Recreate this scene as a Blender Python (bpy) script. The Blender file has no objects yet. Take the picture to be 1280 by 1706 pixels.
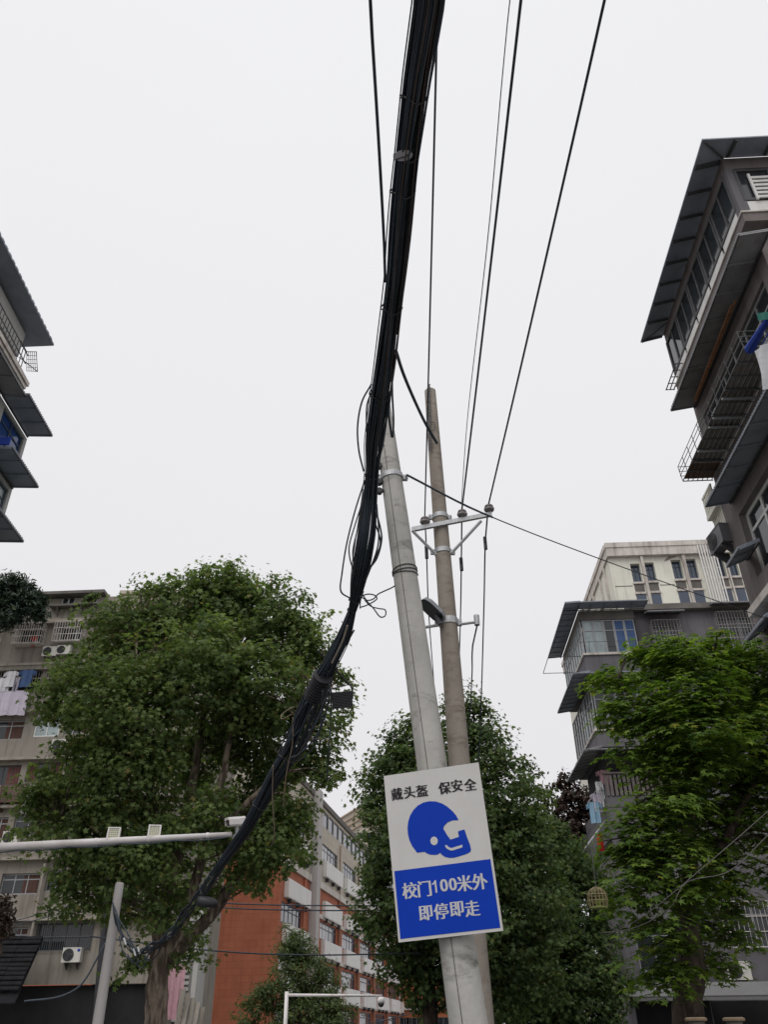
import bpy, math, random
import numpy as np
from mathutils import Vector, Matrix
R = math.radians
SC = bpy.context.scene
COL = SC.collection
rnd = random.Random(7)
# ------------------------------------------------------------------ camera
FPX = 1340.0                                   # focal length in photo pixels (1280 x 1706)
EYE = np.array([0.0, 0.0, 1.6])
_z = np.array([(615 - 640) / FPX, (853 + 1205) / FPX, 1.0]); _z /= np.linalg.norm(_z)
_f = np.array([0, 0, 1.0]); _y = _f - _z * (_f @ _z); _y /= np.linalg.norm(_y)
_x = np.cross(_y, _z); _x = -_x if _x[0] < 0 else _x
CM = np.array([_x, _y, _z])                    # camera axes (right, up, forward) -> world
cam = bpy.data.objects.new("camera", bpy.data.cameras.new("camera"))
COL.objects.link(cam)
r_, u_, f_ = CM @ [1, 0, 0], CM @ [0, 1, 0], CM @ [0, 0, 1]
cam.matrix_world = Matrix(((r_[0], u_[0], -f_[0], 0), (r_[1], u_[1], -f_[1], 0), (r_[2], u_[2], -f_[2], 1.6), (0, 0, 0, 1)))
cam.data.sensor_fit = 'VERTICAL'; cam.data.sensor_height = 36.0; cam.data.lens = 36.0 * FPX / 1706.0
cam.data.clip_start = 0.05; cam.data.clip_end = 3000
SC.camera = cam
# ------------------------------------------------------------------ sky, sun, exposure
SUN_EL, SUN_AZ = 58.0, 205.0                   # azimuth clockwise from +Y: behind the camera, a little to the left
W = bpy.data.worlds.new("World"); SC.world = W; W.use_nodes = True
nt = W.node_tree; nt.nodes.clear()
sky = nt.nodes.new('ShaderNodeTexSky'); sky.sky_type = 'NISHITA'; sky.sun_disc = False
sky.sun_elevation = R(SUN_EL); sky.sun_rotation = R(SUN_AZ); sky.dust_density = 4.0
hs = nt.nodes.new('ShaderNodeHueSaturation'); hs.inputs['Saturation'].default_value = 0.08
mx = nt.nodes.new('ShaderNodeMix'); mx.data_type = 'RGBA'; mx.inputs[0].default_value = 0.93
tcs = nt.nodes.new('ShaderNodeTexCoord'); sxs = nt.nodes.new('ShaderNodeSeparateXYZ'); nt.links.new(tcs.outputs['Generated'], sxs.inputs[0])
ncl = nt.nodes.new('ShaderNodeTexNoise'); ncl.inputs['Scale'].default_value = 1.6; ncl.inputs['Detail'].default_value = 4; nt.links.new(tcs.outputs['Generated'], ncl.inputs['Vector'])
add = nt.nodes.new('ShaderNodeMath'); add.operation = 'MULTIPLY_ADD'; add.inputs[1].default_value = 0.25; nt.links.new(ncl.outputs[0], add.inputs[0]); nt.links.new(sxs.outputs[2], add.inputs[2])
crs = nt.nodes.new('ShaderNodeValToRGB'); crs.color_ramp.elements[0].position = 0.15; crs.color_ramp.elements[1].position = 1.1   # overcast: paler towards the zenith
crs.color_ramp.elements[0].color = (7.95, 7.8, 8.05, 1); crs.color_ramp.elements[1].color = (9.2, 9.2, 9.45, 1)
nt.links.new(add.outputs[0], crs.inputs[0]); nt.links.new(crs.outputs[0], mx.inputs[7])
bg = nt.nodes.new('ShaderNodeBackground'); bg.inputs['Strength'].default_value = 0.1
wo = nt.nodes.new('ShaderNodeOutputWorld')
nt.links.new(sky.outputs[0], hs.inputs['Color']); nt.links.new(hs.outputs[0], mx.inputs[6])
nt.links.new(mx.outputs[2], bg.inputs[0]); nt.links.new(bg.outputs[0], wo.inputs[0])
sl = bpy.data.lights.new("sun", 'SUN'); sl.energy = 1.5; sl.angle = R(50); sl.color = (1.0, 0.97, 0.93)
so = bpy.data.objects.new("sun", sl); COL.objects.link(so)
_d = Vector((math.sin(R(SUN_AZ)) * math.cos(R(SUN_EL)), math.cos(R(SUN_AZ)) * math.cos(R(SUN_EL)), math.sin(R(SUN_EL))))
so.rotation_euler = (-_d).to_track_quat('-Z', 'Y').to_euler()
SC.view_settings.view_transform = 'Standard'; SC.view_settings.look = 'None'
SC.view_settings.exposure = 0.0; SC.view_settings.gamma = 1.0
SC.cycles.max_bounces = 6; SC.cycles.transparent_max_bounces = 4

# ------------------------------------------------------------------ helpers
def ray(px, py):
    return CM @ np.array([(px - 640) / FPX, (853 - py) / FPX, 1.0])
def at(px, py, y=None, x=None, z=None):
    r = ray(px, py)
    t = y / r[1] if y is not None else (x / r[0] if x is not None else (z - 1.6) / r[2])
    return EYE + t * r
def depth(p):
    return float(CM[:, 2] @ (np.array(p) - EYE))

_mats = {}
def mat(name, col, rough=0.8, var=0.2, scale=3.0, bump=0.0, metal=0.0, spec=0.35, stain=0.0, stain_col=(0.05, 0.045, 0.04), lines=None):
    """procedural surface: mottled colour, optional rain streaks, optional joint lines"""
    if name in _mats: return _mats[name]
    m = bpy.data.materials.new(name); m.use_nodes = True
    t = m.node_tree; b = t.nodes['Principled BSDF']; L = t.links.new
    b.inputs['Roughness'].default_value = rough; b.inputs['Metallic'].default_value = metal
    b.inputs['Specular IOR Level'].default_value = spec
    tc = t.nodes.new('ShaderNodeTexCoord')
    n = t.nodes.new('ShaderNodeTexNoise'); n.inputs['Scale'].default_value = scale; n.inputs['Detail'].default_value = 7; n.inputs['Roughness'].default_value = 0.65
    L(tc.outputs['Object'], n.inputs['Vector'])
    cr = t.nodes.new('ShaderNodeValToRGB')
    lo = [max(0, c * (1 - var)) for c in col]; hi = [min(1, c * (1 + var)) for c in col]
    cr.color_ramp.elements[0].position = 0.3; cr.color_ramp.elements[1].position = 0.7
    cr.color_ramp.elements[0].color = (*lo, 1); cr.color_ramp.elements[1].color = (*hi, 1)
    L(n.outputs[0], cr.inputs[0]); out = cr.outputs[0]
    if stain:
        mp = t.nodes.new('ShaderNodeMapping'); mp.inputs['Scale'].default_value = (2.2, 2.2, 0.22)
        L(tc.outputs['Object'], mp.inputs['Vector'])
        n2 = t.nodes.new('ShaderNodeTexNoise'); n2.inputs['Scale'].default_value = 1.6; n2.inputs['Detail'].default_value = 8
        L(mp.outputs[0], n2.inputs['Vector'])
        c2 = t.nodes.new('ShaderNodeValToRGB'); c2.color_ramp.elements[0].position = 0.5; c2.color_ramp.elements[1].position = 0.72
        c2.color_ramp.elements[0].color = (0, 0, 0, 1); c2.color_ramp.elements[1].color = (stain, stain, stain, 1)
        L(n2.outputs[0], c2.inputs[0])
        mm = t.nodes.new('ShaderNodeMix'); mm.data_type = 'RGBA'; mm.inputs[7].default_value = (*stain_col, 1)
        L(c2.outputs[0], mm.inputs[0]); L(out, mm.inputs[6]); out = mm.outputs[2]
    if lines:                                   # (period in metres across, period up, darkness)
        sx = t.nodes.new('ShaderNodeSeparateXYZ'); L(tc.outputs['Object'], sx.inputs[0])
        ad = t.nodes.new('ShaderNodeMath'); ad.operation = 'ADD'; L(sx.outputs[0], ad.inputs[0]); L(sx.outputs[1], ad.inputs[1])
        cx = t.nodes.new('ShaderNodeCombineXYZ'); L(ad.outputs[0], cx.inputs[0]); L(sx.outputs[2], cx.inputs[1])
        br = t.nodes.new('ShaderNodeTexBrick'); br.inputs['Scale'].default_value = 1.0
        br.inputs['Brick Width'].default_value = lines[0]; br.inputs['Row Height'].default_value = lines[1]
        br.inputs['Mortar Size'].default_value = lines[1] * 0.05; br.inputs['Color1'].default_value = (1, 1, 1, 1)
        br.inputs['Color2'].default_value = (0.9, 0.9, 0.9, 1); br.inputs['Mortar'].default_value = (lines[2],) * 3 + (1,)
        L(cx.outputs[0], br.inputs['Vector'])
        mm = t.nodes.new('ShaderNodeMix'); mm.data_type = 'RGBA'; mm.blend_type = 'MULTIPLY'; mm.inputs[0].default_value = 1
        L(out, mm.inputs[6]); L(br.outputs[0], mm.inputs[7]); out = mm.outputs[2]
    L(out, b.inputs['Base Color'])
    if bump:
        n3 = t.nodes.new('ShaderNodeTexNoise'); n3.inputs['Scale'].default_value = scale * 6; n3.inputs['Detail'].default_value = 5
        L(tc.outputs['Object'], n3.inputs['Vector'])
        bp = t.nodes.new('ShaderNodeBump'); bp.inputs['Strength'].default_value = bump; bp.inputs['Distance'].default_value = 0.02
        L(n3.outputs[0], bp.inputs['Height']); L(bp.outputs[0], b.inputs['Normal'])
    _mats[name] = m
    return m

def leaf_mat(name, dark, light, odd, rough=0.5, trans=0.35):
    if name in _mats: return _mats[name]
    m = bpy.data.materials.new(name); m.use_nodes = True
    t = m.node_tree; b = t.nodes['Principled BSDF']; L = t.links.new
    a = t.nodes.new('ShaderNodeAttribute'); a.attribute_name = 'tint'
    cr = t.nodes.new('ShaderNodeValToRGB')
    e = cr.color_ramp.elements
    e[0].position = 0.0; e[0].color = (*dark, 1); e[1].position = 0.9; e[1].color = (*light, 1)
    x = e.new(1.0); x.color = (*odd, 1)
    L(a.outputs['Fac'], cr.inputs[0]); L(cr.outputs[0], b.inputs['Base Color'])
    b.inputs['Roughness'].default_value = rough; b.inputs['Specular IOR Level'].default_value = 0.22
    tr = t.nodes.new('ShaderNodeBsdfTranslucent')
    g = t.nodes.new('ShaderNodeMix'); g.data_type = 'RGBA'; g.blend_type = 'MULTIPLY'; g.inputs[0].default_value = 1
    g.inputs[7].default_value = (1.25, 1.35, 0.72, 1); L(cr.outputs[0], g.inputs[6]); L(g.outputs[2], tr.inputs[0])
    ms = t.nodes.new('ShaderNodeMixShader'); ms.inputs[0].default_value = trans
    L(b.outputs[0], ms.inputs[1]); L(tr.outputs[0], ms.inputs[2]); L(ms.outputs[0], t.nodes['Material Output'].inputs[0])
    _mats[name] = m
    return m

class MB:
    """collects geometry for ONE mesh"""
    def __init__(s): s.v = []; s.f = []
    def islands(s):
        up = list(range(len(s.v)))
        def find(i):
            while up[i] != i: up[i] = up[up[i]]; i = up[i]
            return i
        for f in s.f:
            for i in f[1:]: up[find(i)] = find(f[0])
        g = {}
        for f in s.f: g.setdefault(find(f[0]), []).append(f)
        out = []
        for fs in g.values():
            ids = sorted({i for f in fs for i in f}); mp = {i: k for k, i in enumerate(ids)}
            m = MB(); m.v = [s.v[i] for i in ids]; m.f = [tuple(mp[i] for i in f) for f in fs]; out.append(m)
        return out
    def poly(s, pts):
        n = len(s.v); s.v += [tuple(map(float, p)) for p in pts]; s.f.append(tuple(range(n, n + len(pts)))); return s
    def hexa(s, p):                              # 8 corners: bottom 0-3, top 4-7
        n = len(s.v); s.v += [tuple(map(float, q)) for q in p]
        for q in ((3, 2, 1, 0), (4, 5, 6, 7), (0, 1, 5, 4), (1, 2, 6, 5), (2, 3, 7, 6), (3, 0, 4, 7)): s.f.append(tuple(n + i for i in q))
        return s
    def box(s, x0, x1, y0, y1, z0, z1):
        return s.hexa([(x0, y0, z0), (x1, y0, z0), (x1, y1, z0), (x0, y1, z0), (x0, y0, z1), (x1, y0, z1), (x1, y1, z1), (x0, y1, z1)])
    def fbox(s, fc, u0, u1, z0, z1, d0, d1):
        P = fc.P
        return s.hexa([P(u0, z0, d1), P(u1, z0, d1), P(u1, z0, d0), P(u0, z0, d0), P(u0, z1, d1), P(u1, z1, d1), P(u1, z1, d0), P(u0, z1, d0)])
    def slope(s, fc, u0, u1, din, zin, dout, zout, t=0.04):   # a tilted sheet (awning)
        P = fc.P
        return s.hexa([P(u0, zout - t, dout), P(u1, zout - t, dout), P(u1, zin - t, din), P(u0, zin - t, din), P(u0, zout, dout), P(u1, zout, dout), P(u1, zin, din), P(u0, zin, din)])
    def prism(s, pts, off):                      # polygon pts extruded by vector off
        n = len(s.v); k = len(pts); o = np.array(off)
        s.v += [tuple(map(float, p)) for p in pts] + [tuple(map(float, np.array(p) + o)) for p in pts]
        s.f.append(tuple(range(n + k - 1, n - 1, -1))); s.f.append(tuple(range(n + k, n + 2 * k)))
        for i in range(k):
            j = (i + 1) % k; s.f.append((n + i, n + j, n + k + j, n + k + i))
        return s
    def tube(s, pts, rad, n=8, caps=True):
        pts = [np.array(p, float) for p in pts]; k = len(pts)
        if not hasattr(rad, '__len__'): rad = [rad] * k
        base = len(s.v); ref = None
        for i, p in enumerate(pts):
            d = pts[min(i + 1, k - 1)] - pts[max(i - 1, 0)]; d /= max(np.linalg.norm(d), 1e-9)
            if ref is None:
                ref = np.array([0, 0, 1.0]) if abs(d[2]) < 0.9 else np.array([1.0, 0, 0])
            a = np.cross(d, ref); a /= max(np.linalg.norm(a), 1e-9); b = np.cross(d, a); ref = np.cross(a, d)
            for j in range(n):
                w = 2 * math.pi * j / n; s.v.append(tuple(p + rad[i] * (math.cos(w) * a + math.sin(w) * b)))
        for i in range(k - 1):
            for j in range(n):
                q = (j + 1) % n; s.f.append((base + i * n + j, base + i * n + q, base + (i + 1) * n + q, base + (i + 1) * n + j))
        if caps:
            s.f.append(tuple(base + j for j in range(n - 1, -1, -1))); s.f.append(tuple(base + (k - 1) * n + j for j in range(n)))
        return s
    def grid(s, fn, nu, nv):
        n = len(s.v)
        for i in range(nu + 1):
            for j in range(nv + 1): s.v.append(tuple(map(float, fn(i / nu, j / nv))))
        for i in range(nu):
            for j in range(nv):
                a = n + i * (nv + 1) + j; s.f.append((a, a + nv + 1, a + nv + 2, a + 1))
        return s

class Face:
    """a vertical plane in a frame turned clockwise by heading: kind 'a' (a = const, u runs along b) or 'b' (b = const, u runs along a)"""
    def __init__(s, h, kind, c, out): s.h = R(h); s.kind = kind; s.c = c; s.o = out
    def P(s, u, z, d=0.0):
        return (s.c + s.o * d, u, z) if s.kind == 'a' else (u, s.c + s.o * d, z)
    def px(s, px, py, d=0.0):
        r = ray(px, py); ca, sa = math.cos(s.h), math.sin(s.h)
        ra, rb = r[0] * ca - r[1] * sa, r[0] * sa + r[1] * ca
        t = (s.c + s.o * d) / (ra if s.kind == 'a' else rb)
        return (t * rb if s.kind == 'a' else t * ra), 1.6 + t * r[2]

class Thing:
    """an Empty at the thing's base; parts are given in the frame's (a, b, z) coordinates"""
    def __init__(s, name, label, cat, base=(0, 0, 0), h=0.0, group=None):
        o = bpy.data.objects.new(name, None); COL.objects.link(o); o.empty_display_size = 0.2
        s.o = o; s.base = np.array(base, float); a, b, z = base
        ca, sa = math.cos(R(h)), math.sin(R(h))
        o.location = (a * ca + b * sa, -a * sa + b * ca, z); o.rotation_euler = (0, 0, -R(h))
        o['label'] = label; o['category'] = cat
        if group: o['group'] = group
    def parts(s, name, mb, m, parent=None, smooth=False):
        for k in mb.islands(): s.part(name, k, m, parent, smooth)
    def part(s, name, mb, m, parent=None, smooth=False, label=None):
        o = link(name, mb, m, parent or s.o, smooth, s.base)
        if label: o['label'] = label
        return o

def link(name, mb, m, parent=None, smooth=False, base=None):
    me = bpy.data.meshes.new(name)
    v = np.array(mb.v, float).reshape(-1, 3)
    if base is not None: v = v - base
    me.from_pydata(v.tolist(), [], mb.f); me.update()
    if smooth: me.polygons.foreach_set('use_smooth', [True] * len(me.polygons))
    me.materials.append(m)
    o = bpy.data.objects.new(name, me); COL.objects.link(o)
    if parent is not None: o.parent = parent
    return o

def solo(name, mb, m, label, cat, group=None, smooth=False, base=(0, 0, 0), kind=None):
    o = link(name, mb, m, None, smooth, np.array(base, float)); o.location = base
    if label: o['label'] = label
    if cat: o['category'] = cat
    if group: o['group'] = group
    if kind: o['kind'] = kind
    return o

def copy_thing(t, loc, rz=None, label=None):
    """the thing, its parts and their sub-parts"""
    n = t.o.copy(); COL.objects.link(n); n.location = loc
    if rz is not None: n.rotation_euler = (0, 0, rz)
    if label: n['label'] = label
    for ch in list(t.o.children):
        c = ch.copy(); COL.objects.link(c); c.parent = n
        for g in list(ch.children):
            k = g.copy(); COL.objects.link(k); k.parent = c
    return n

def wall(mb, fc, u0, u1, z0, z1, holes, dep=0.15):
    """a facade sheet with real openings and reveals"""
    us = sorted({u0, u1, *[min(max(h[i], u0), u1) for h in holes for i in (0, 1)]})
    zs = sorted({z0, z1, *[min(max(h[i], z0), z1) for h in holes for i in (2, 3)]})
    for i in range(len(us) - 1):
        for j in range(len(zs) - 1):
            a, b, c, d = us[i], us[i + 1], zs[j], zs[j + 1]
            mu, mz = (a + b) / 2, (c + d) / 2
            if any(h[0] < mu < h[1] and h[2] < mz < h[3] for h in holes): continue
            mb.poly([fc.P(a, c), fc.P(b, c), fc.P(b, d), fc.P(a, d)])
    for h in holes:
        dd = -(h[4] if len(h) > 4 else dep); a, b, c, d = h[:4]
        for q in ([(a, c), (b, c)], [(b, c), (b, d)], [(b, d), (a, d)], [(a, d), (a, c)]):
            mb.poly([fc.P(*q[0]), fc.P(*q[1]), fc.P(*q[1], dd), fc.P(*q[0], dd)])
    return mb

def window(t, fc, u0, u1, z0, z1, d=-0.12, n=3, transom=0.0, fm=None, gm=None, w=0.05, curtain=None, label=None):
    """frame as a part, its panes as one sub-part, curtains as another"""
    mb = MB(); d1 = d + 0.05
    mb.fbox(fc, u0, u0 + w, z0, z1, d, d1).fbox(fc, u1 - w, u1, z0, z1, d, d1)
    mb.fbox(fc, u0 + w, u1 - w, z0, z0 + w, d, d1).fbox(fc, u0 + w, u1 - w, z1 - w, z1, d, d1)
    for i in range(1, n):
        u = u0 + (u1 - u0) * i / n
        mb.fbox(fc, u - w * .4, u + w * .4, z0 + w, z1 - w, d + .002, d1 - .004)
    if transom:
        zt = z0 + (z1 - z0) * transom
        mb.fbox(fc, u0 + w, u1 - w, zt - w * .4, zt + w * .4, d + .005, d1 - .007)
    f = t.part('window', mb, fm or M['alu'], label=label)
    g = MB(); g.poly([fc.P(u0 + w * .5, z0 + w * .5, d + .018), fc.P(u1 - w * .5, z0 + w * .5, d + .018), fc.P(u1 - w * .5, z1 - w * .5, d + .018), fc.P(u0 + w * .5, z1 - w * .5, d + .018)])
    t.part('pane', g, gm or M['glass'], f)
    if curtain:
        k = 24
        for (c0, c1) in curtain[1]:
            c = MB(); ca, cb = u0 + (u1 - u0) * c0, u0 + (u1 - u0) * c1
            c.grid(lambda a, b: fc.P(ca + (cb - ca) * a, z0 + w + (z1 - z0 - 2 * w) * b, d + .030 + .008 * math.sin(a * k)), 30, 1)
            t.part('curtain', c, curtain[0], f)
    return f

def awning(t, fc, u0, u1, din, zin, dout, zout, step=0.75, m=None, name='awning', braces=False):
    mb = MB(); mb.slope(fc, u0, u1, din, zin, dout, zout, 0.03)
    sl_ = (zout - zin) / (dout - din)
    n = max(2, int(round((u1 - u0) / step)))
    for i in range(n + 1):                       # purlins under the sheet
        u = u0 + (u1 - u0) * i / n; w = 0.022
        a, b = max(u - w, u0 + .004), min(u + w, u1 - .004)
        mb.slope(fc, a, b, din, zin - .034, dout - (dout - din) * .02, zout - .034 - sl_ * (dout - din) * .02, 0.035)
    for k in range(int((u1 - u0) / 0.09)):       # corrugation ribs on top
        u = u0 + .03 + k * 0.09
        mb.slope(fc, u, u + .03, din, zin + .018, dout + .004, zout + .018 + sl_ * .004, 0.017)
    m_ = t.part(name, mb, m or M['awn'])
    fr = MB()
    fr.slope(fc, u0, u1, dout - .03, zout - .034 - sl_ * .03, dout, zout - .034, .03)
    fr.slope(fc, u0, u1, din, zin - .075, din + .04, zin - .075 + sl_ * .04, .03)
    if braces:
        for u in (u0 + .02, u1 - .02):
            p0 = np.array(fc.P(u, zin - .55 * abs(dout - din), din + .0)); p1 = np.array(fc.P(u, zout - .06, din + (dout - din) * .9))
            fr.tube([p0, p1], .012, 6)
    t.part('awning_frame', fr, M['steel_dark'], m_)
    return m_

def cage(t, fc, u0, u1, z0, z1, d, m=None, step=0.12, name='window_cage', floor=True, rails=3, r=.011):
    mb = MB()
    def bar(p, q, rr=r): mb.tube([p, q], rr, 5)
    n = max(2, int((u1 - u0) / step))
    for i in range(n + 1):
        u = u0 + (u1 - u0) * i / n; bar(fc.P(u, z0, d), fc.P(u, z1, d))
    k = max(2, int(d / step))
    for i in range(k):
        q = d * i / k
        for u in (u0, u1): bar(fc.P(u, z0, q), fc.P(u, z1, q))
    for i in range(rails + 1):
        z = z0 + (z1 - z0) * i / rails
        bar(fc.P(u0, z, d), fc.P(u1, z, d), r * 1.5)
        for u in (u0, u1): bar(fc.P(u, z, 0), fc.P(u, z, d), r * 1.4)
    for i in range(n + 1):
        u = u0 + (u1 - u0) * i / n; bar(fc.P(u, z1, 0), fc.P(u, z1, d))
    if floor: mb.fbox(fc, u0, u1, z0 - .06, z0 - .016, .002, d)
    return t.part(name, mb, m or M['cage_white'])

# ------------------------------------------------------------------ materials
M = {}
M['alu'] = mat('aluminium_frame', (0.30, 0.31, 0.32), .45, .1, 4, metal=.3)
M['white_frame'] = mat('white_frame', (0.62, 0.62, 0.60), .5, .1, 4)
M['blue_frame'] = mat('blue_grey_frame', (0.05, 0.07, 0.10), .5, .1, 4)
M['glass'] = mat('window_glass', (0.025, 0.03, 0.034), .08, .3, .5, spec=.6)
M['glass_blue'] = mat('blue_glass', (0.03, 0.05, 0.09), .06, .3, .5, spec=.9)
M['glass_school'] = mat('school_glass', (0.06, 0.07, 0.085), .05, .3, .5, spec=1.0)
M['glass_deep'] = mat('deep_blue_film', (0.02, 0.06, 0.22), .15, .3, .5, spec=.5)
M['glass_pale'] = mat('frosted_glass', (0.30, 0.36, 0.37), .25, .3, 1.5, spec=.5)
M['awn'] = mat('slate_sheet_metal', (0.25, 0.28, 0.335), .6, .12, 1.2, stain=.25, stain_col=(.08, .06, .05))
M['awn_brown'] = mat('grey_sheet_metal', (0.25, 0.255, 0.27), .65, .15, 1.4, stain=.4, stain_col=(.09, .06, .045))
M['steel_dark'] = mat('dark_steel', (0.07, 0.07, 0.075), .6, .3, 6)
M['rust'] = mat('rusty_iron', (0.16, 0.075, 0.04), .9, .5, 5, bump=.2)
M['cage_white'] = mat('white_iron', (0.52, 0.49, 0.46), .6, .2, 4, stain=.3, stain_col=(.2, .11, .06))
M['cage_dark'] = mat('dark_iron', (0.10, 0.10, 0.105), .6, .2, 4)
M['plaster_dark'] = mat('grey_plaster', (0.135, 0.13, 0.142), .9, .2, .5, .15, stain=.5, stain_col=(.075, .062, .058))
M['plaster_brown'] = mat('brown_grey_plaster', (0.17, 0.15, 0.148), .9, .2, .6, .15, stain=.55, stain_col=(.09, .07, .06))
M['plaster_pale'] = mat('pale_plaster', (0.40, 0.40, 0.39), .9, .08, .8, .08, stain=.25, stain_col=(.22, .20, .18))
M['plaster_beige'] = mat('beige_plaster', (0.25, 0.228, 0.196), .92, .14, .5, .15, stain=.6, stain_col=(.10, .085, .072))
M['plaster_cream'] = mat('cream_plaster', (0.70, 0.69, 0.61), .9, .06, .5, .1, stain=.3, stain_col=(.30, .28, .22))
M['trim_pale'] = mat('stained_trim', (0.56, 0.52, 0.48), .9, .2, 1.5, .1, stain=.55, stain_col=(.17, .13, .11))
M['concrete_dark'] = mat('dark_concrete', (0.14, 0.13, 0.12), .95, .3, 1.5, .2)
M['brick_red'] = mat('red_tile', (0.385, 0.125, 0.068), .85, .14, .5, stain=.3, stain_col=(.2, .06, .035), lines=(.9, .45, .8))
M['tile_beige'] = mat('beige_tile', (0.47, 0.43, 0.36), .8, .06, .7, lines=(1.6, .8, .82))
M['white_panel'] = mat('white_panel', (0.70, 0.69, 0.675), .7, .05, .8, stain=.25, stain_col=(.3, .29, .28))
M['concrete_light'] = mat('light_concrete', (0.43, 0.41, 0.40), .9, .08, .6, stain=.3, stain_col=(.25, .23, .22))
M['white_paint'] = mat('white_paint', (0.70, 0.67, 0.66), .4, .06, 3, stain=.35, stain_col=(.30, .22, .18))
M['galv'] = mat('galvanised_steel', (0.42, 0.43, 0.44), .5, .2, 14, metal=.5)
M['black_rubber'] = mat('black_cable_sheath', (0.040, 0.054, 0.072), .55, .4, 3, spec=.4)
M['black_plastic'] = mat('black_plastic', (0.035, 0.035, 0.04), .5, .3, 4)
M['porcelain'] = mat('brown_grey_porcelain', (0.20, 0.18, 0.18), .3, .2, 6, spec=.6)
M['bamboo'] = mat('brown_bamboo', (0.30, 0.135, 0.06), .7, .3, 6)
M['wood_dark'] = mat('dark_wood', (0.13, 0.07, 0.045), .8, .4, 3, .2)
M['ac_white'] = mat('ac_white', (0.58, 0.57, 0.53), .5, .06, 3, stain=.2, stain_col=(.3, .27, .22))
M['ac_dark'] = mat('ac_dark_grey', (0.12, 0.12, 0.13), .5, .1, 3)
M['interior_shade'] = mat('painted_interior_shade', (0.018, 0.018, 0.02), .95, .3, 1)  # near-black colour paints in the shade of rooms and shops
M['asphalt'] = mat('asphalt', (0.06, 0.06, 0.062), .95, .25, 8, .3)
M['paving'] = mat('paving_slabs', (0.26, 0.25, 0.24), .9, .15, 2, .1, lines=(.6, .3, .7))
M['earth'] = mat('bare_ground', (0.20, 0.19, 0.17), .95, .25, .3, .2)
CUR = {k: mat('cloth_' + k, c, .95, .18, 2) for k, c in dict(
    red=(.13, .06, .055), pink=(.50, .30, .34), white=(.66, .66, .68), lilac=(.50, .46, .54), blue=(.07, .12, .25), teal=(.03, .16, .13),
    royal=(.02, .05, .30), brown=(.09, .05, .04), grey=(.22, .23, .25), orange=(.45, .11, .03), crimson=(.55, .02, .02), black=(.02, .02, .025), sky=(.25, .40, .52)).items()}

M['canopy_grey'] = mat('canopy_grey', (.17, .17, .172), .8, .1, 1, stain=.4, stain_col=(.14, .13, .13))
M['pantile_black'] = mat('black_pantile', (.012, .012, .014), .75, .5, 3, spec=.12)
M['trim_beige'] = mat('grimy_ledge', (0.30, 0.27, 0.235), .9, .2, 1.5, .15, stain=.65, stain_col=(.11, .09, .075))
def bark(name, c1, c2, scale):
    m = mat(name, c1, .95, .35, scale, .6)
    t = m.node_tree; b = t.nodes['Principled BSDF']; L = t.links.new
    tc = [n for n in t.nodes if n.type == 'TEX_COORD'][0]
    src = b.inputs['Base Color'].links[0].from_socket
    mp = t.nodes.new('ShaderNodeMapping'); mp.inputs['Scale'].default_value = (5, 5, 1.1); L(tc.outputs['Object'], mp.inputs[0])
    n = t.nodes.new('ShaderNodeTexNoise'); n.inputs['Scale'].default_value = 2.2; n.inputs['Detail'].default_value = 8; L(mp.outputs[0], n.inputs['Vector'])
    cr = t.nodes.new('ShaderNodeValToRGB'); cr.color_ramp.elements[0].position = .42; cr.color_ramp.elements[1].position = .56; L(n.outputs[0], cr.inputs[0])
    mm = t.nodes.new('ShaderNodeMix'); mm.data_type = 'RGBA'; mm.inputs[7].default_value = (*c2, 1)
    L(cr.outputs[0], mm.inputs[0]); L(src, mm.inputs[6]); L(mm.outputs[2], b.inputs['Base Color'])
    return m
M['bark_plane'] = bark('plane_bark', (0.26, 0.21, 0.165), (0.095, 0.07, 0.055), 4)
M['bark_dark'] = bark('dark_bark', (0.085, 0.065, 0.05), (0.035, 0.027, 0.022), 5)
M['leaf_plane'] = leaf_mat('plane_leaf', (0.058, 0.098, 0.040), (0.232, 0.305, 0.105), (0.24, 0.21, 0.08), .62, .45)
M['leaf_mid'] = leaf_mat('camphor_leaf', (0.034, 0.064, 0.027), (0.140, 0.200, 0.072), (0.18, 0.20, 0.07), .62, .42)
M['leaf_bright'] = leaf_mat('bright_leaf', (0.038, 0.085, 0.018), (0.215, 0.31, 0.052), (0.26, 0.27, 0.04), .6, .45)
M['leaf_olive'] = leaf_mat('olive_leaf', (0.045, 0.068, 0.026), (0.13, 0.18, 0.065), (0.16, 0.14, 0.05))
M['leaf_red'] = leaf_mat('magnolia_leaf', (0.035, 0.026, 0.022), (0.085, 0.052, 0.042), (0.05, 0.07, 0.035), trans=.15)
M['leaf_dark'] = leaf_mat('roof_shrub_leaf', (0.016, 0.028, 0.022), (0.05, 0.075, 0.05), (0.09, 0.11, 0.05), trans=.2)

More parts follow.
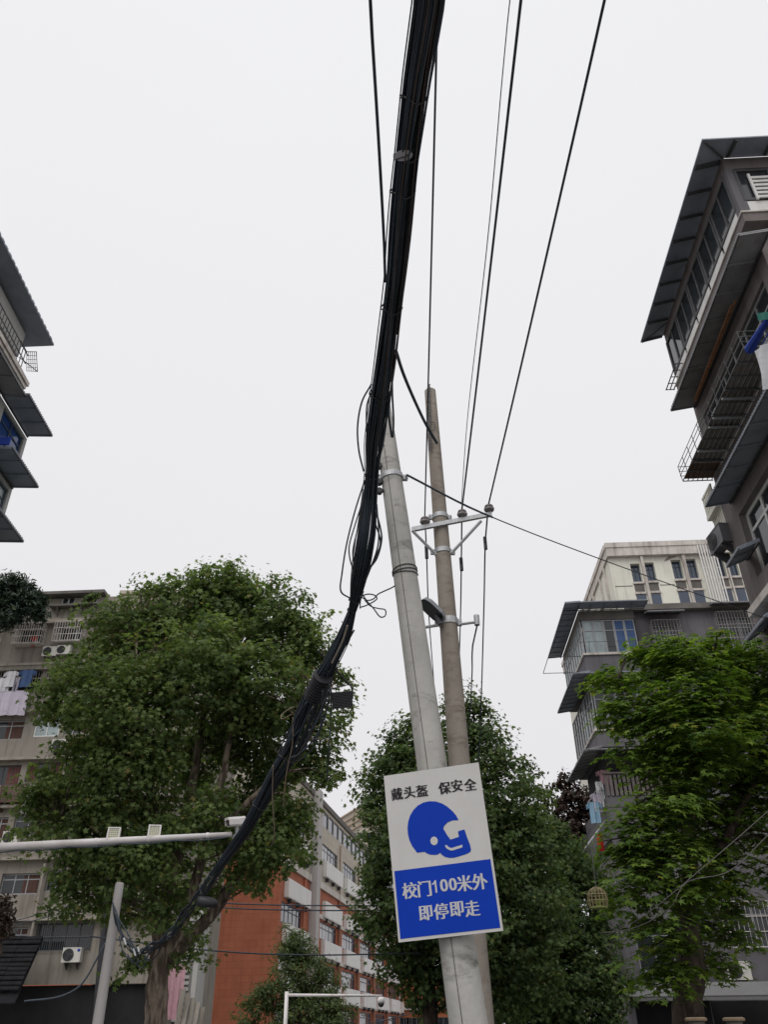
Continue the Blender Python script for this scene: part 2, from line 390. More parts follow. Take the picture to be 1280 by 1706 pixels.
def concrete_pole(name, col, stain):
    m = mat(name, col, .9, .12, 3, .25, stain=.5, stain_col=stain)
    t = m.node_tree; b = t.nodes['Principled BSDF']; L = t.links.new
    tc = [n for n in t.nodes if n.type == 'TEX_COORD'][0]; src = b.inputs['Base Color'].links[0].from_socket
    mp = t.nodes.new('ShaderNodeMapping'); mp.inputs['Scale'].default_value = (2, 2, 5); L(tc.outputs['Object'], mp.inputs[0])
    n = t.nodes.new('ShaderNodeTexNoise'); n.inputs['Scale'].default_value = 1.5; n.inputs['Detail'].default_value = 12; n.inputs['Roughness'].default_value = .7
    n.inputs['Distortion'].default_value = .25
    L(mp.outputs[0], n.inputs['Vector'])
    cr = t.nodes.new('ShaderNodeValToRGB'); cr.color_ramp.elements[0].position = .53; cr.color_ramp.elements[1].position = .70
    cr.color_ramp.elements[1].color = (.9, .9, .9, 1); L(n.outputs[0], cr.inputs[0])
    mm = t.nodes.new('ShaderNodeMix'); mm.data_type = 'RGBA'; mm.inputs[7].default_value = (*stain, 1)
    L(cr.outputs[0], mm.inputs[0]); L(src, mm.inputs[6]); L(mm.outputs[2], b.inputs['Base Color'])
    return m
M['pole_grey'] = concrete_pole('grey_pole_concrete', (0.43, 0.42, 0.395), (0.14, 0.135, 0.12))
M['pole_brown'] = concrete_pole('brown_pole_concrete', (0.26, 0.23, 0.197), (0.14, 0.112, 0.09))

# ------------------------------------------------------------------ ground, road
g = MB(); g.grid(lambda a, b: ((a - .5) * 1600, (b - .2) * 1600, 0), 20, 20)
solo('ground', g, M['earth'], None, None, kind='structure')
g = MB(); g.poly([(-5.4, -60, .004), (3.6, -60, .004), (9.0, 300, .004), (0.0, 300, .004)])
solo('road', g, M['asphalt'], None, None, kind='structure')
for nm, (x0, x1, x2, x3) in {'pavement': (3.6, 7.2, 12.6, 9.0), 'pavement_left': (-9.5, -5.4, 0.0, -4.1)}.items():
    g = MB(); g.hexa([(x0, -60, 0), (x1, -60, 0), (x2, 300, 0), (x3, 300, 0), (x0, -60, .14), (x1, -60, .14), (x2, 300, .14), (x3, 300, .14)])
    solo('pavement', g, M['paving'], None, None, kind='structure')
g = MB()
for k in range(40):
    y = -50 + k * 6; x = -.9 + (y + 60) * .0153
    g.poly([(x - .06, y, .008), (x + .06, y, .008), (x + .1, y + 2.5, .008), (x - .02, y + 2.5, .008)])
solo('road_markings', g, M['white_paint'], None, None, kind='structure')

# ================================================================== NEAR RIGHT BLOCK
H = 2.4
B = Thing('apartment_block', 'dark grey apartment block with slate canopies and rusty window tray, beside the overhead wires', 'building', (7.35, 11.25, 0), H)
S = Face(H, 'a', 7.35, -1); N = Face(H, 'b', 11.25, -1)
w = MB()
hS = [(11.6, 15.9, 12.95, 14.5), (11.6, 15.6, 9.75, 11.35, .2), (11.6, 15.6, 6.6, 8.2), (11.6, 15.6, 3.6, 5.2)]
hN = [(7.7, 9.5, 12.9, 14.5), (7.7, 9.5, 9.8, 11.3), (7.7, 9.5, 6.6, 8.2)]
wall(w, S, 11.25, 16.3, 0, 15.6, hS); wall(w, N, 7.35, 18, 0, 15.6, hN)
w.poly([(7.35, 16.3, 0), (18, 16.3, 0), (18, 16.3, 17.6), (7.35, 16.3, 17.6)])
w.poly([(7.35, 11.25, 17.6), (18, 11.25, 17.6), (18, 16.3, 17.6), (7.35, 16.3, 17.6)])
w.poly([(7.62, 11.45, 15.9), (7.62, 16.3, 15.9), (7.62, 16.3, 17.6), (7.62, 11.45, 17.6)])
w.poly([(7.62, 11.45, 15.9), (18, 11.45, 15.9), (18, 11.45, 17.6), (7.62, 11.45, 17.6)])
B.part('wall', w, M['plaster_brown'])
sl_ = MB().box(7.08, 18, 10.98, 16.32, 15.60, 15.86)
B.part('balcony_slab', sl_, M['plaster_brown'])
B.part('slab_edge', MB().box(7.05, 18, 10.95, 16.34, 15.862, 15.90), M['trim_pale'])
# enclosed top balcony: mullions and panes on the street face and the near face
T1_, T2_ = Face(H, 'a', 7.14, -1), Face(H, 'b', 11.06, -1)
for i in range(5):
    u0 = 11.16 + i * 1.03
    window(B, T1_, u0, u0 + 1.0, 16.22, 17.38, d=0, n=2, transom=0, fm=M['steel_dark'], gm=M['glass'], w=.07)
lo = MB()
for i in range(5):
    u0 = 11.16 + i * 1.03; lo.fbox(T1_, u0 + .03, u0 + .97, 15.92, 16.21, 0, .03)
B.part('parapet_panel', lo, M['white_panel'])  # white panels, with the sky's reflection put into their colour
lo = MB().fbox(T2_, 7.3, 12, 15.92, 16.3, 0, .03)
B.part('parapet_panel', lo, M['white_panel'])
for i in range(3):
    u0 = 7.25 + i * 1.6; window(B, T2_, u0, u0 + 1.5, 16.32, 17.38, d=0, n=2, fm=M['steel_dark'], w=.07)
gr = MB()
for k in range(6): gr.fbox(T2_, 7.55, 10.4, 16.34 + k * .13, 16.41 + k * .13, .06, .09)
gr.fbox(T2_, 7.5, 7.55, 16.3, 17.15, .055, .095)
B.part('white_grille', gr, M['white_panel'])
po = MB().box(7.1, 7.3, 11.02, 11.22, 15.91, 17.42)
B.part('corner_post', po, M['plaster_dark'])
be = MB().box(7.12, 7.34, 11.28, 16.3, 17.42, 17.80).box(7.12, 12, 11.02, 11.26, 17.42, 17.80)
B.parts('fascia_beam', be, M['plaster_brown'])
# roof canopy: slate sheets on purlins, turning the near corner
ca = MB().hexa([(6.52, 10.46, 17.68), (7.2, 11.05, 17.86), (7.2, 16.45, 17.86), (6.52, 16.52, 17.68), (6.52, 10.46, 17.72), (7.2, 11.05, 17.90), (7.2, 16.45, 17.90), (6.52, 16.52, 17.72)])
ca.hexa([(6.52, 10.46, 17.68), (13, 10.46, 17.68), (13, 11.05, 17.86), (7.2, 11.05, 17.86), (6.52, 10.46, 17.72), (13, 10.46, 17.72), (13, 11.05, 17.90), (7.2, 11.05, 17.90)])
cn = B.part('roof_canopy', ca, M['awn'])
pu = MB()
for k in range(9):
    b_ = 11.12 + k * .665; ww = .028 if k != 0 else .05
    pu.hexa([(6.54, b_ - ww, 17.63), (7.12, b_ - ww, 17.785), (7.12, b_ + ww, 17.785), (6.54, b_ + ww, 17.63), (6.54, b_ - ww, 17.677), (7.12, b_ - ww, 17.835), (7.12, b_ + ww, 17.835), (6.54, b_ + ww, 17.677)])
for k in range(7):
    a_ = 7.25 + k * .8
    pu.hexa([(a_ - .028, 10.48, 17.63), (a_ + .028, 10.48, 17.63), (a_ + .028, 11.0, 17.79), (a_ - .028, 11.0, 17.79), (a_ - .028, 10.48, 17.677), (a_ + .028, 10.48, 17.677), (a_ + .028, 11.0, 17.835), (a_ - .028, 11.0, 17.835)])
pu.tube([(6.57, 10.5, 17.65), (7.14, 11.0, 17.80)], .018, 6)
pu.tube([(6.56, 16.5, 17.66), (7.12, 15.9, 17.79)], .014, 6)
B.parts('purlin', pu, M['steel_dark'], cn)
awning(B, S, 10.75, 16.15, .02, 15.05, .66, 14.94, .73, M['awn_brown'])
awning(B, S, 11.3, 15.75, .02, 11.84, .62, 11.74, .75, M['awn'])
awning(B, S, 14.95, 15.75, .02, 10.35, .52, 10.15, .4, M['awn'])
awning(B, S, 14.7, 16.05, .02, 8.75, .50, 8.45, .6, M['awn'])
awning(B, S, 13.2, 16.2, .02, 7.5, .75, 7.2, .75, M['awn'])
le = MB().fbox(S, 12.5, 15.9, 8.95, 9.12, .004, .28)
B.part('ledge', le, M['trim_pale'])
for (a, b, c, d) in hS[0][:4], : window(B, S, a, b, c, d, n=6, transom=.7, fm=M['alu'], w=.06)
window(B, S, 11.3, 15.6, 9.75, 11.35, d=-.2, n=5, transom=.7, fm=M['white_frame'], w=.09)
for h in hS[2:]: window(B, S, *h[:4], n=5, transom=.7)
for h in hN: window(B, N, *h[:4], n=3, transom=.7)
# rusty window tray with plank floor, low rail and brown end board
tr = MB(); u0, u1, zf = 11.8, 16.35, 12.86
for k in range(7): tr.tube([S.P(u0, zf, .03 + k * .115), S.P(u1, zf, .03 + k * .115)], .012, 5)
for k in range(12):
    u = u0 + (u1 - u0) * k / 11; tr.tube([S.P(u, zf - .015, 0), S.P(u, zf - .015, .73)], .014 if k % 3 else .03, 5)
    tr.tube([S.P(u, zf, .73), S.P(u, zf + .42, .76)], .009, 5)
for z_ in (.14, .28, .42): tr.tube([S.P(u0, zf + z_, .76), S.P(u1, zf + z_, .76)], .009, 5)
for u in (u0, u1):
    for z_ in (.14, .28, .42): tr.tube([S.P(u, zf + z_, 0), S.P(u, zf + z_, .76)], .009, 5)
tp = B.part('window_tray', tr, M['cage_dark'])
pl = MB()
for k in range(6): pl.fbox(S, u0 + .05, u1 - .7, zf + .016, zf + .034, .04 + k * .115, .145 + k * .115)
B.part('tray_floor', pl, mat('weathered_board', (.20, .185, .165), .9, .25, 3, stain=.6, stain_col=(.12, .06, .035)), tp)
pl = MB().fbox(S, u1 - .68, u1 - .05, zf + .016, zf + .04, .02, .7); B.part('tray_end_board', pl, M['wood_dark'], tp)
pl = MB()
for k in (.32, .46, .53, .72): pl.fbox(S, u0 + (u1 - u0) * k, u0 + (u1 - u0) * k + .05, zf - .07, zf - .035, .02, .72)
B.parts('bracket', pl, M['galv'], tp)
bp = MB(); bp.tube([S.P(12.4, 14.80, .22), S.P(15.7, 14.78, .18)], .022, 8); bp.tube([S.P(12.5, 14.78, .28), S.P(15.6, 14.76, .24)], .018, 8)
solo('bamboo_pole', bp, M['bamboo'], 'pair of brown bamboo drying poles tied under the grey awning', 'pole').rotation_euler = (0, 0, -R(H))
rk = MB()
for k in range(3): rk.tube([T1_.P(15.6, 16.0, .03 + .10 * k), T1_.P(16.6, 16.0, .03 + .10 * k)], .016, 5)
for k in range(5): rk.tube([T1_.P(15.6 + k * .25, 16.0, 0), T1_.P(15.6 + k * .25, 16.0, .25)], .014, 5)
B.part('drying_rack', rk, M['cage_dark'])
# cream balcony grilles and small box behind the far corner
cb = MB()
for z0, a0 in ((12.15, 7.22), (11.5, 7.34)):
    cb = MB(); cb.box(a0, a0 + .9, 16.32, 17.0, z0 - .08, z0 + .02); cb.box(a0, a0 + .04, 16.32, 17.0, z0 + .53, z0 + .58)
    for k in range(7): cb.box(a0 + .01, a0 + .05, 16.35 + k * .1, 16.39 + k * .1, z0 + .01, z0 + .55)
    B.part('balcony_grille', cb, M['plaster_cream'])

def air_con(label, pos, rz, group='air conditioner units on the facades', dark=False, s=1.0, tag=True):
    """outdoor unit: casing, fan recess, guard, sticker, two brackets; local: front faces -y"""
    t = Thing('air_conditioner', label, 'air conditioner', (0, 0, 0), 0, group)
    w_, d_, h_ = .82 * s, .30 * s, .56 * s
    c = MB().box(-w_ / 2, w_ / 2, 0, d_, 0, h_); c.box(-w_ / 2 - .008, w_ / 2 + .008, -.008, d_ + .008, h_ - .03, h_ + .006)
    c.box(-w_ / 2, w_ / 2, -.006, .02, -.012, .05)
    ca_ = t.part('casing', c, M['ac_dark' if dark else 'ac_white'])
    cx, cz, r = -w_ * .16, h_ * .49, h_ * .43
    f = MB(); f.poly([(cx + r * math.cos(q * math.pi / 14), -.012, cz + r * math.sin(q * math.pi / 14)) for q in range(28)])
    t.part('fan_opening', f, M['black_plastic'], ca_)
    g_ = MB()
    for rr in (.35, .6, .82, 1.0):
        g_.tube([(cx + r * rr * math.cos(q * math.pi / 12), -.03, cz + r * rr * math.sin(q * math.pi / 12)) for q in range(25)], .006 * s, 4, False)
    for q in range(8): g_.tube([(cx, -.03, cz), (cx + r * math.cos(q * math.pi / 4), -.03, cz + r * math.sin(q * math.pi / 4))], .004 * s, 4)
    t.part('fan_guard', g_, M['steel_dark'])
    b_ = MB()
    for q in range(3):
        w0 = q * 2.1; b_.poly([(cx + .04 * math.cos(w0 - .6), -.016, cz + .04 * math.sin(w0 - .6)), (cx + r * .85 * math.cos(w0 - .1), -.019, cz + r * .85 * math.sin(w0 - .1)), (cx + r * .88 * math.cos(w0 + .5), -.016, cz + r * .88 * math.sin(w0 + .5)), (cx + .05 * math.cos(w0 + .7), -.016, cz + .05 * math.sin(w0 + .7))])
    hub = [(cx + r * .2 * math.cos(q * math.pi / 8), -.022, cz + r * .2 * math.sin(q * math.pi / 8)) for q in range(16)]; b_.poly(hub)
    t.part('fan', b_, M['steel_dark'], ca_)
    if tag:
        k = MB().box(w_ * .30, w_ * .45, -.011, -.002, h_ * .72, h_ * .9); t.part('sticker', k, CUR['royal'], ca_)
    for sx in (-.3, .3):
        k = MB().prism([(sx * w_ - .018, 0, -.013), (sx * w_ - .018, d_ + .12, -.013), (sx * w_ - .018, d_ + .12, -.32), (sx * w_ - .018, d_ + .06, -.32), (sx * w_ - .018, 0, -.06)], (.036, 0, 0))
        t.part('bracket', k, M['steel_dark'])
    t.o.location = pos; t.o.rotation_euler = (0, 0, rz)
    return t

def aw(h, a, b, z):                              # frame -> world
    return (a * math.cos(R(h)) + b * math.sin(R(h)), -a * math.sin(R(h)) + b * math.cos(R(h)), z)
air_con('black air conditioner unit jutting into the sky off the near dark block', aw(H, 7.08, 16.55, 11.05), -R(H) + R(-84), dark=True, s=.86, tag=False)
# laundry and parasol by the tray
def sp(px, py, d): return S.P(*S.px(px, py, d), d)
um = MB(); um.tube([sp(1290, 515, .9), sp(1250, 582, .8)], [.03, .10], 8); um.tube([sp(1300, 520, .95), sp(1262, 590, .8)], .014, 6)
solo('folded_parasol', um, CUR['royal'], 'blue folded parasol lying out over the rusty tray', 'parasol').rotation_euler = (0, 0, -R(H))
c00, c10, c01, c11 = [np.array(sp(*q)) for q in ((1258, 585, .92), (1300, 555, .92), (1272, 652, .92), (1310, 640, .92))]
sh = MB().grid(lambda a, b: (c00 * (1 - a) + c10 * a) * (1 - b) + (c01 * (1 - a) + c11 * a) * b + np.array([.035 * math.sin(a * 14 + b * 3), 0, .02 * math.sin(a * 9)]), 24, 8)
solo('white_sheet', sh, CUR['white'], 'white sheet hung over the rusty tray below the blue parasol', 'laundry').rotation_euler = (0, 0, -R(H))
c00, c10, c01, c11 = [np.array(sp(*q)) for q in ((1262, 522, .95), (1300, 516, .95), (1264, 534, .95), (1300, 530, .95))]
tw = MB().grid(lambda a, b: (c00 * (1 - a) + c10 * a) * (1 - b) + (c01 * (1 - a) + c11 * a) * b + np.array([.02 * math.sin(a * 12), 0, 0]), 12, 4)
solo('green_cloth', tw, CUR['teal'], 'small green cloth pegged at the tip of the blue parasol', 'laundry').rotation_euler = (0, 0, -R(H))

# ================================================================== NEAR LEFT BLOCK
B = Thing('apartment_block', 'pale plaster apartment block with deep slate eave and blue glazed bay windows', 'building', (-9.7, 5, 0), 0)
E_ = Face(0, 'a', -9.7, 1)
w = MB()
bays = ((14.15, 15.2), (12.45, 13.5), (10.8, 11.85), (8.0, 9.2), (5.2, 6.4))
hE = [(15.75, 17.05, za, zb) for za, zb in bays] + [(12.4, 13.9, 13.05, 14.8), (12.6, 14.6, 10.6, 12.0), (12.6, 14.6, 7.6, 9.0), (8, 11, 13, 14.5), (8, 11, 10.4, 12), (8, 11, 7.4, 9)]
wall(w, E_, 5, 17.2, 0, 15.3, hE)
w.poly([(-20, 17.2, 0), (-9.7, 17.2, 0), (-9.7, 17.2, 15.3), (-20, 17.2, 15.3)]); w.poly([(-20, 5, 15.3), (-9.7, 5, 15.3), (-9.7, 17.2, 15.3), (-20, 17.2, 15.3)])
w.box(-20, -9.95, 5, 15.8, 15.31, 17.5)
w.box(-9.94, -9.56, 5, 15.4, 16.62, 17.45)
B.part('wall', w, M['plaster_pale'])
for k, h in enumerate(hE): window(B, E_, *h[:4], d=-.10, n=3 if k else 2, transom=.7, fm=M['blue_frame'] if k < 5 else M['alu'], gm=M['glass_deep'] if k == 0 else (M['glass_pale'] if k == 1 else M['glass']))
for zz in ((15.66, 15.78, -9.1, 15.5), (15.80, 15.94, -9.2, 15.42), (15.54, 15.64, -9.14, 15.46)):
    B.part('balcony_slab', MB().box(-9.72, zz[2], 5, zz[3], zz[0], zz[1]), M['trim_pale'])
ev = MB().hexa([(-9.02, 3, 17.56), (-9.02, 15.95, 17.56), (-9.96, 15.95, 17.52), (-9.96, 3, 17.52), (-9.02, 3, 17.62), (-9.02, 15.95, 17.62), (-9.96, 15.95, 17.60), (-9.96, 3, 17.60)])
for k in range(60): ev.box(-9.05, -9.012, 3 + k * .2145, 3.12 + k * .2145, 17.57, 17.635)
B.part('roof_eave', ev, M['awn'])
ba = MB()
for k in range(34):
    b_ = 10.2 + k * .15; ba.tube([(-9.25, b_, 15.95), (-9.25, b_, 16.58)], .012, 5)
for z_ in (16.0, 16.28, 16.56): ba.tube([(-9.25, 5, z_), (-9.25, 15.3, z_)], .016, 5)
B.part('balcony_rail', ba, M['cage_dark'])
ck = MB(); q0, q1_, q2, q3 = [np.array(at(*p, x=-9.2)) for p in ((44, 618), (44, 586), (60, 586), (62, 619))]
for k in range(6): ck.tube([q0 + (q1_ - q0) * k / 5, q3 + (q2 - q3) * k / 5], .007, 5)
for k in range(6): ck.tube([q0 + (q3 - q0) * k / 5, q1_ + (q2 - q1_) * k / 5], .007, 5)
ck.tube([q1_ + np.array([0, -.4, 0]), q1_, q2, q3, q0 + np.array([0, -.5, 0])], .013, 5)
B.part('drying_rack', ck, M['cage_dark'])
awning(B, E_, 11, 15.5, .02, 15.42, .62, 15.36, .7, M['awn_brown'])
for za, zb in bays:
    awning(B, E_, 15.45, 17.15, .01, zb + .22, .70, zb + .2, .55, M['awn'])
k = MB().fbox(E_, 15.40, 15.44, 13.72, 13.95, .02, .6); B.part('awning_end', k, CUR['royal'])
cg = MB()
for k in range(8): cg.tube([(-9.15, 12.9 + k * .14, 13.95), (-9.15, 12.9 + k * .14, 14.35)], .01, 5)
for z_ in (13.95, 14.35): cg.tube([(-9.7, 13.9, z_), (-9.15, 13.9, z_), (-9.15, 12.8, z_)], .012, 5)
cg.box(-9.68, -9.1, 12.8, 13.92, 13.86, 13.93)
B.part('window_cage', cg, M['cage_dark'])

# ================================================================== DARK BLOCK FURTHER DOWN THE STREET
B = Thing('apartment_block', 'dark grey block with glazed corner balconies under slate hoods, behind the bright green tree', 'building', (7.25, 33.0, 0), H)
S = Face(H, 'a', 7.25, -1); N = Face(H, 'b', 33.0, -1); NW = Face(H, 'b', 33.6, -1)
w = MB()
hw = []
for (p0, p1) in (((1085, 1042), (1138, 1085)), ((1192, 1028), (1262, 1078))):
    (ua, zb_), (ub, za_) = NW.px(*p0), NW.px(*p1); hw.append((ua, ub, za_ - .3, zb_))
cols = [(h[0], h[1]) for h in hw]
for k in range(1, 5):
    for c in cols: hw.append((c[0], c[1], hw[0][2] - 3.0 * k, hw[0][2] - 3.0 * k + 1.55))
wl = NW.px(1245, 1540); hw = [h for h in hw if h[3] > 5.2]
hw.append((wl[0] - .85, wl[0] + .9, wl[1] - .75, wl[1] + .75)); hw.append((wl[0] - 4.2, wl[0] - 2.6, wl[1] - .75, wl[1] + .75))
wall(w, NW, 9.7, 24, 0, 17.75, hw)
hS2 = [(33.2, 37.4, z_, z_ + 1.6) for z_ in (3.4, 6.3)]
wall(w, S, 33.0, 38.1, 0, 9.0, hS2)
hN2 = [(7.5, 9.4, 6.3, 7.9), (7.5, 9.4, 3.4, 5.0)]
wall(w, N, 7.25, 9.7, 0, 9.0, hN2)
for z0, z1 in ((14.55, 15.32), (11.35, 12.0), (8.95, 9.4)):
    w.box(7.25, 9.7, 33.0, 38.1, z0, z1)
w.box(7.8, 9.72, 33.7, 38.05, 8.9, 17.45); w.poly([(7.05, 38.1, 0), (24, 38.1, 0), (24, 38.1, 9), (7.05, 38.1, 9)]); w.poly([(9.72, 38.1, 8.9), (24, 38.1, 8.9), (24, 38.1, 17.7), (9.72, 38.1, 17.7)])
w.poly([(9.7, 33.0, 0), (9.7, 33.6, 0), (9.7, 33.6, 17.5), (9.7, 33.0, 17.5)])
w.poly([(9.7, 33.6, 17.74), (24, 33.6, 17.74), (24, 38.1, 17.74), (9.7, 38.1, 17.74)])
B.part('wall', w, M['plaster_dark'])
co = MB().fbox(NW, 9.5, 24, 17.55, 17.82, .004, .35)
B.part('cornice', co, M['concrete_dark'])
jt = MB()
for z_ in (16.05, 12.9, 9.9): jt.fbox(NW, 9.8, 24, z_, z_ + .035, .003, .012)
for u in (11.0, 13.1, 16.0): jt.fbox(NW, u, u + .03, 14, 17.5, .003, .010)
B.parts('wall_joint', jt, M['concrete_dark'])
sl_ = MB()
for z_ in (15.32, 12.0): sl_.box(7.18, 9.75, 32.93, 38.15, z_ + .002, z_ + .09)
B.parts('balcony_slab', sl_, M['trim_pale'])
GF, GS = Face(H, 'b', 33.08, -1), Face(H, 'a', 7.32, -1)
for i in range(5):
    u0 = 7.36 + i * .46
    window(B, GF, u0, u0 + .45, 15.43, 16.98, d=0, n=1, transom=.68, fm=M['alu'], gm=M['glass_pale'] if i < 2 else (M['glass'] if i == 2 else M['glass_blue']), w=.045,
           curtain=(CUR['blue'], ((.04, .96),)) if i > 2 else None)
    window(B, GF, u0, u0 + .45, 12.1, 13.95, d=0, n=1, transom=.68, fm=M['alu'], w=.045)
for i in range(9):
    u0 = 33.1 + i * .55
    window(B, GS, u0, u0 + .53, 15.43, 16.98, d=0, n=1, transom=.68, fm=M['alu'], gm=M['glass_pale'], w=.05)
    window(B, GS, u0, u0 + .53, 12.1, 13.95, d=0, n=1, transom=.68, fm=M['alu'], gm=M['glass_pale'] if i == 3 else M['glass'], w=.05)
awning(B, S, 32.15, 38.35, .00, 17.54, .67, 17.50, .6, M['awn'], 'roof_canopy', False)
awning(B, Face(H, 'b', 32.98, -1), 6.59, 10.2, .0, 17.545, .80, 17.515, .6, M['awn'], 'roof_canopy', False)
fb = MB().box(7.28, 7.48, 33.23, 38, 17.0, 17.44).box(7.28, 9.7, 33.0, 33.22, 17.0, 17.44)
B.parts('fascia_beam', fb, M['concrete_dark'])
awning(B, S, 32.3, 37.2, .02, 14.36, .75, 14.26, .55, M['awn'])
awning(B, N, 6.52, 10, .02, 14.37, .70, 14.28, .6, M['awn'])
awning(B, S, 32.3, 37.0, .02, 11.2, .75, 11.05, .55, M['awn_brown'])
awning(B, N, 6.52, 9.9, .02, 11.22, .70, 11.08, .6, M['awn_brown'])
dk = MB().box(7.6, 9.6, 33.4, 38, 9.41, 11.3); B.part('loggia_shade', dk, M['interior_shade'])  # black box painted as the shade inside the loggia
bp = MB()
for k in range(14): bp.box(7.28 + k * .175, 7.39 + k * .175, 32.96, 33.02, 9.41, 10.252)
bp.box(7.2, 9.7, 32.9, 33.06, 10.25, 10.31)
B.part('balcony_balustrade', bp, M['plaster_brown'])
for i, h in enumerate(hw):
    window(B, NW, *h[:4], n=3, transom=.72, fm=M['alu'])
for i in (0, 1):
    h = hw[i]; awning(B, NW, h[0] - .25, h[1] + .25, .02, h[3] + .62, .75, h[3] + .38, .6, M['awn_brown'])
    cage(B, NW, h[0] - .05, h[1] + .05, h[2], h[3] + .1, .35, mat('grey_iron', (.30, .28, .27), .6, .2, 4), .13)
cage(B, NW, *[hw[-2][k] for k in (0, 1)], hw[-2][2], hw[-2][3], .12, M['cage_white'], .16, floor=False)
for h in hS2: window(B, S, *h[:4], n=5, transom=.7)
for h in hN2: window(B, N, *h[:4], n=3, transom=.7)
dr = MB(); c0 = np.array(GS.P(35.2, 15.5, 0)); 
for db in (0, 1.9):
    dr.tube([GS.P(33.5 + db, 15.5, 0), GS.P(33.5 + db, 15.5, 1.55)], .016, 5)
dr.tube([GS.P(33.5, 15.5, 1.55), GS.P(35.4, 15.5, 1.55)], .016, 5); dr.tube([GS.P(33.6, 15.5, 1.5), GS.P(34, 17.3, .4)], .005, 4)
B.part('drying_rack', dr, M['steel_dark'])
rl = MB(); rl.tube([GF.P(7.0, 15.85, .3), GF.P(9.6, 15.85, .3)], .012, 5); rl.tube([GF.P(7.5, 15.45, 0), GF.P(7.5, 15.9, .32)], .012, 5); rl.tube([GF.P(9.5, 15.45, 0), GF.P(9.5, 15.9, .32)], .012, 5)
B.part('rail', rl, M['cage_dark'])
# ribbed bay box, shop canopy, pipes low on the block
bx = Face(H, 'a', 6.95, -1)
bb = MB().box(6.45, 7.24, 33.0, 34.6, 2.9, 4.4)
for k in range(12): bb.box(6.42, 6.45, 33.02 + k * .132, 33.09 + k * .132, 2.9, 4.4)
for k in range(4): bb.box(6.48 + k * .14, 6.54 + k * .14, 32.97, 33.0, 2.9, 4.4)
B.part('ribbed_bay', bb, M['plaster_dark'])
cp = MB(); cp.slope(Face(H, 'b', 33.0, -1), 6.2, 12.6, .02, 3.05, 1.1, 2.62, .05); cp.fbox(Face(H, 'b', 33.0, -1), 6.2, 12.6, 2.48, 2.61, 1.04, 1.1)
B.part('shop_canopy', cp, M['canopy_grey'])
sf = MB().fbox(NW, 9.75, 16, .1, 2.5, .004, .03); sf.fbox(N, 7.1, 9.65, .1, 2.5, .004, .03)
B.part('shop_shade', sf, M['interior_shade'])  # black sheets stand in for the shade inside the shops
p = NW.px(1230, 1633); air_con('white air conditioner unit beside the barred window, behind the bright green tree trunk', aw(H, p[0], 33.22, p[1]), -R(H), s=1.0, tag=False)
# laundry on the corner loggia
def garment(name, label, col, p, wd, ht, h=0, yaw=0.0, kind='shirt', group=None):
    """hanging cloth with folds; shirt, trousers or sheet outline"""
    t = Thing(name, label, 'laundry', (0, 0, 0), 0, group)
    mb = MB(); fl = lambda a, b: .035 * math.sin(a * 11 + b * 2) + .02 * math.sin(a * 23)
    if kind == 'shirt':
        mb.grid(lambda a, b: ((a - .5) * wd * (.62 + .06 * (1 - b)), fl(a, b), -ht * (1 - b)), 16, 8)
        for s in (-1, 1): mb.grid(lambda a, b: (s * wd * (.30 + .2 * a), fl(a, b) + .01, -ht * (.02 + .10 * a + (1 - b) * .24)), 5, 4)
    elif kind == 'trousers':
        mb.grid(lambda a, b: ((a - .5) * wd * .6, fl(a, b), -ht * .35 * (1 - b)), 12, 4)
        for s in (-1, 1): mb.grid(lambda a, b: (s * wd * .16 + (a - .5) * wd * .28, fl(a, b), -ht * (.35 + .65 * (1 - b))), 8, 6)
    else:
        mb.grid(lambda a, b: ((a - .5) * wd, fl(a * 2, b) * (1.4 - b), -ht * (1 - b) + .04 * math.sin(a * 3)), 30, 8)
    c = t.part('cloth', mb, col)
    hk = MB(); hk.tube([(0, 0, .12), (0, 0, .01)], .006, 4); hk.tube([(-wd * .3, 0, -.02), (0, 0, .03), (wd * .3, 0, -.02)], .008, 4)
    t.part('hanger', hk, M['steel_dark'])
    t.o.location = p; t.o.rotation_euler = (0, 0, yaw)
    return t
L_ = Face(H, 'a', 6.7, -1)
for px, py, c, k, wd, ht, lab in ((1008, 1283, 'pink', 'shirt', .75, .7, 'pink shirt hanging under the slate hood of the dark corner block'),
                              (998, 1302, 'white', 'trousers', .5, 1.0, 'pale trousers hanging below the pink shirt on the dark block'),
                              (1012, 1308, 'grey', 'shirt', .55, .8, 'grey shirt behind the pale trousers on the dark block'),
                              (989, 1336, 'sky', 'shirt', .6, .8, 'light blue shirt at the outer end of the drying line'),
                              (993, 1322, 'lilac', 'shirt', .5, .7, 'lilac top between the light blue shirt and pale trousers'),
                              (999, 1390, 'crimson', 'sheet', .22, .65, 'bright red cloth hanging low beside the green leaves')):
    q = at(px, py, y=33.2); garment('hanging_garment', lab, CUR[c], q, wd, ht, yaw=rnd.uniform(-.3, .3), kind=k, group='laundry on the dark corner block')
ln = MB(); ln.tube([at(980, 1338, y=33.25), at(1020, 1278, y=33.25), at(1060, 1272, y=33.25)], .012, 5); ln.tube([at(972, 1418, y=31), at(1010, 1366, y=33.4)], .03, 6)
solo('drying_pole', ln, M['galv'], 'thin drying poles carrying clothes off the dark corner block', 'pole')

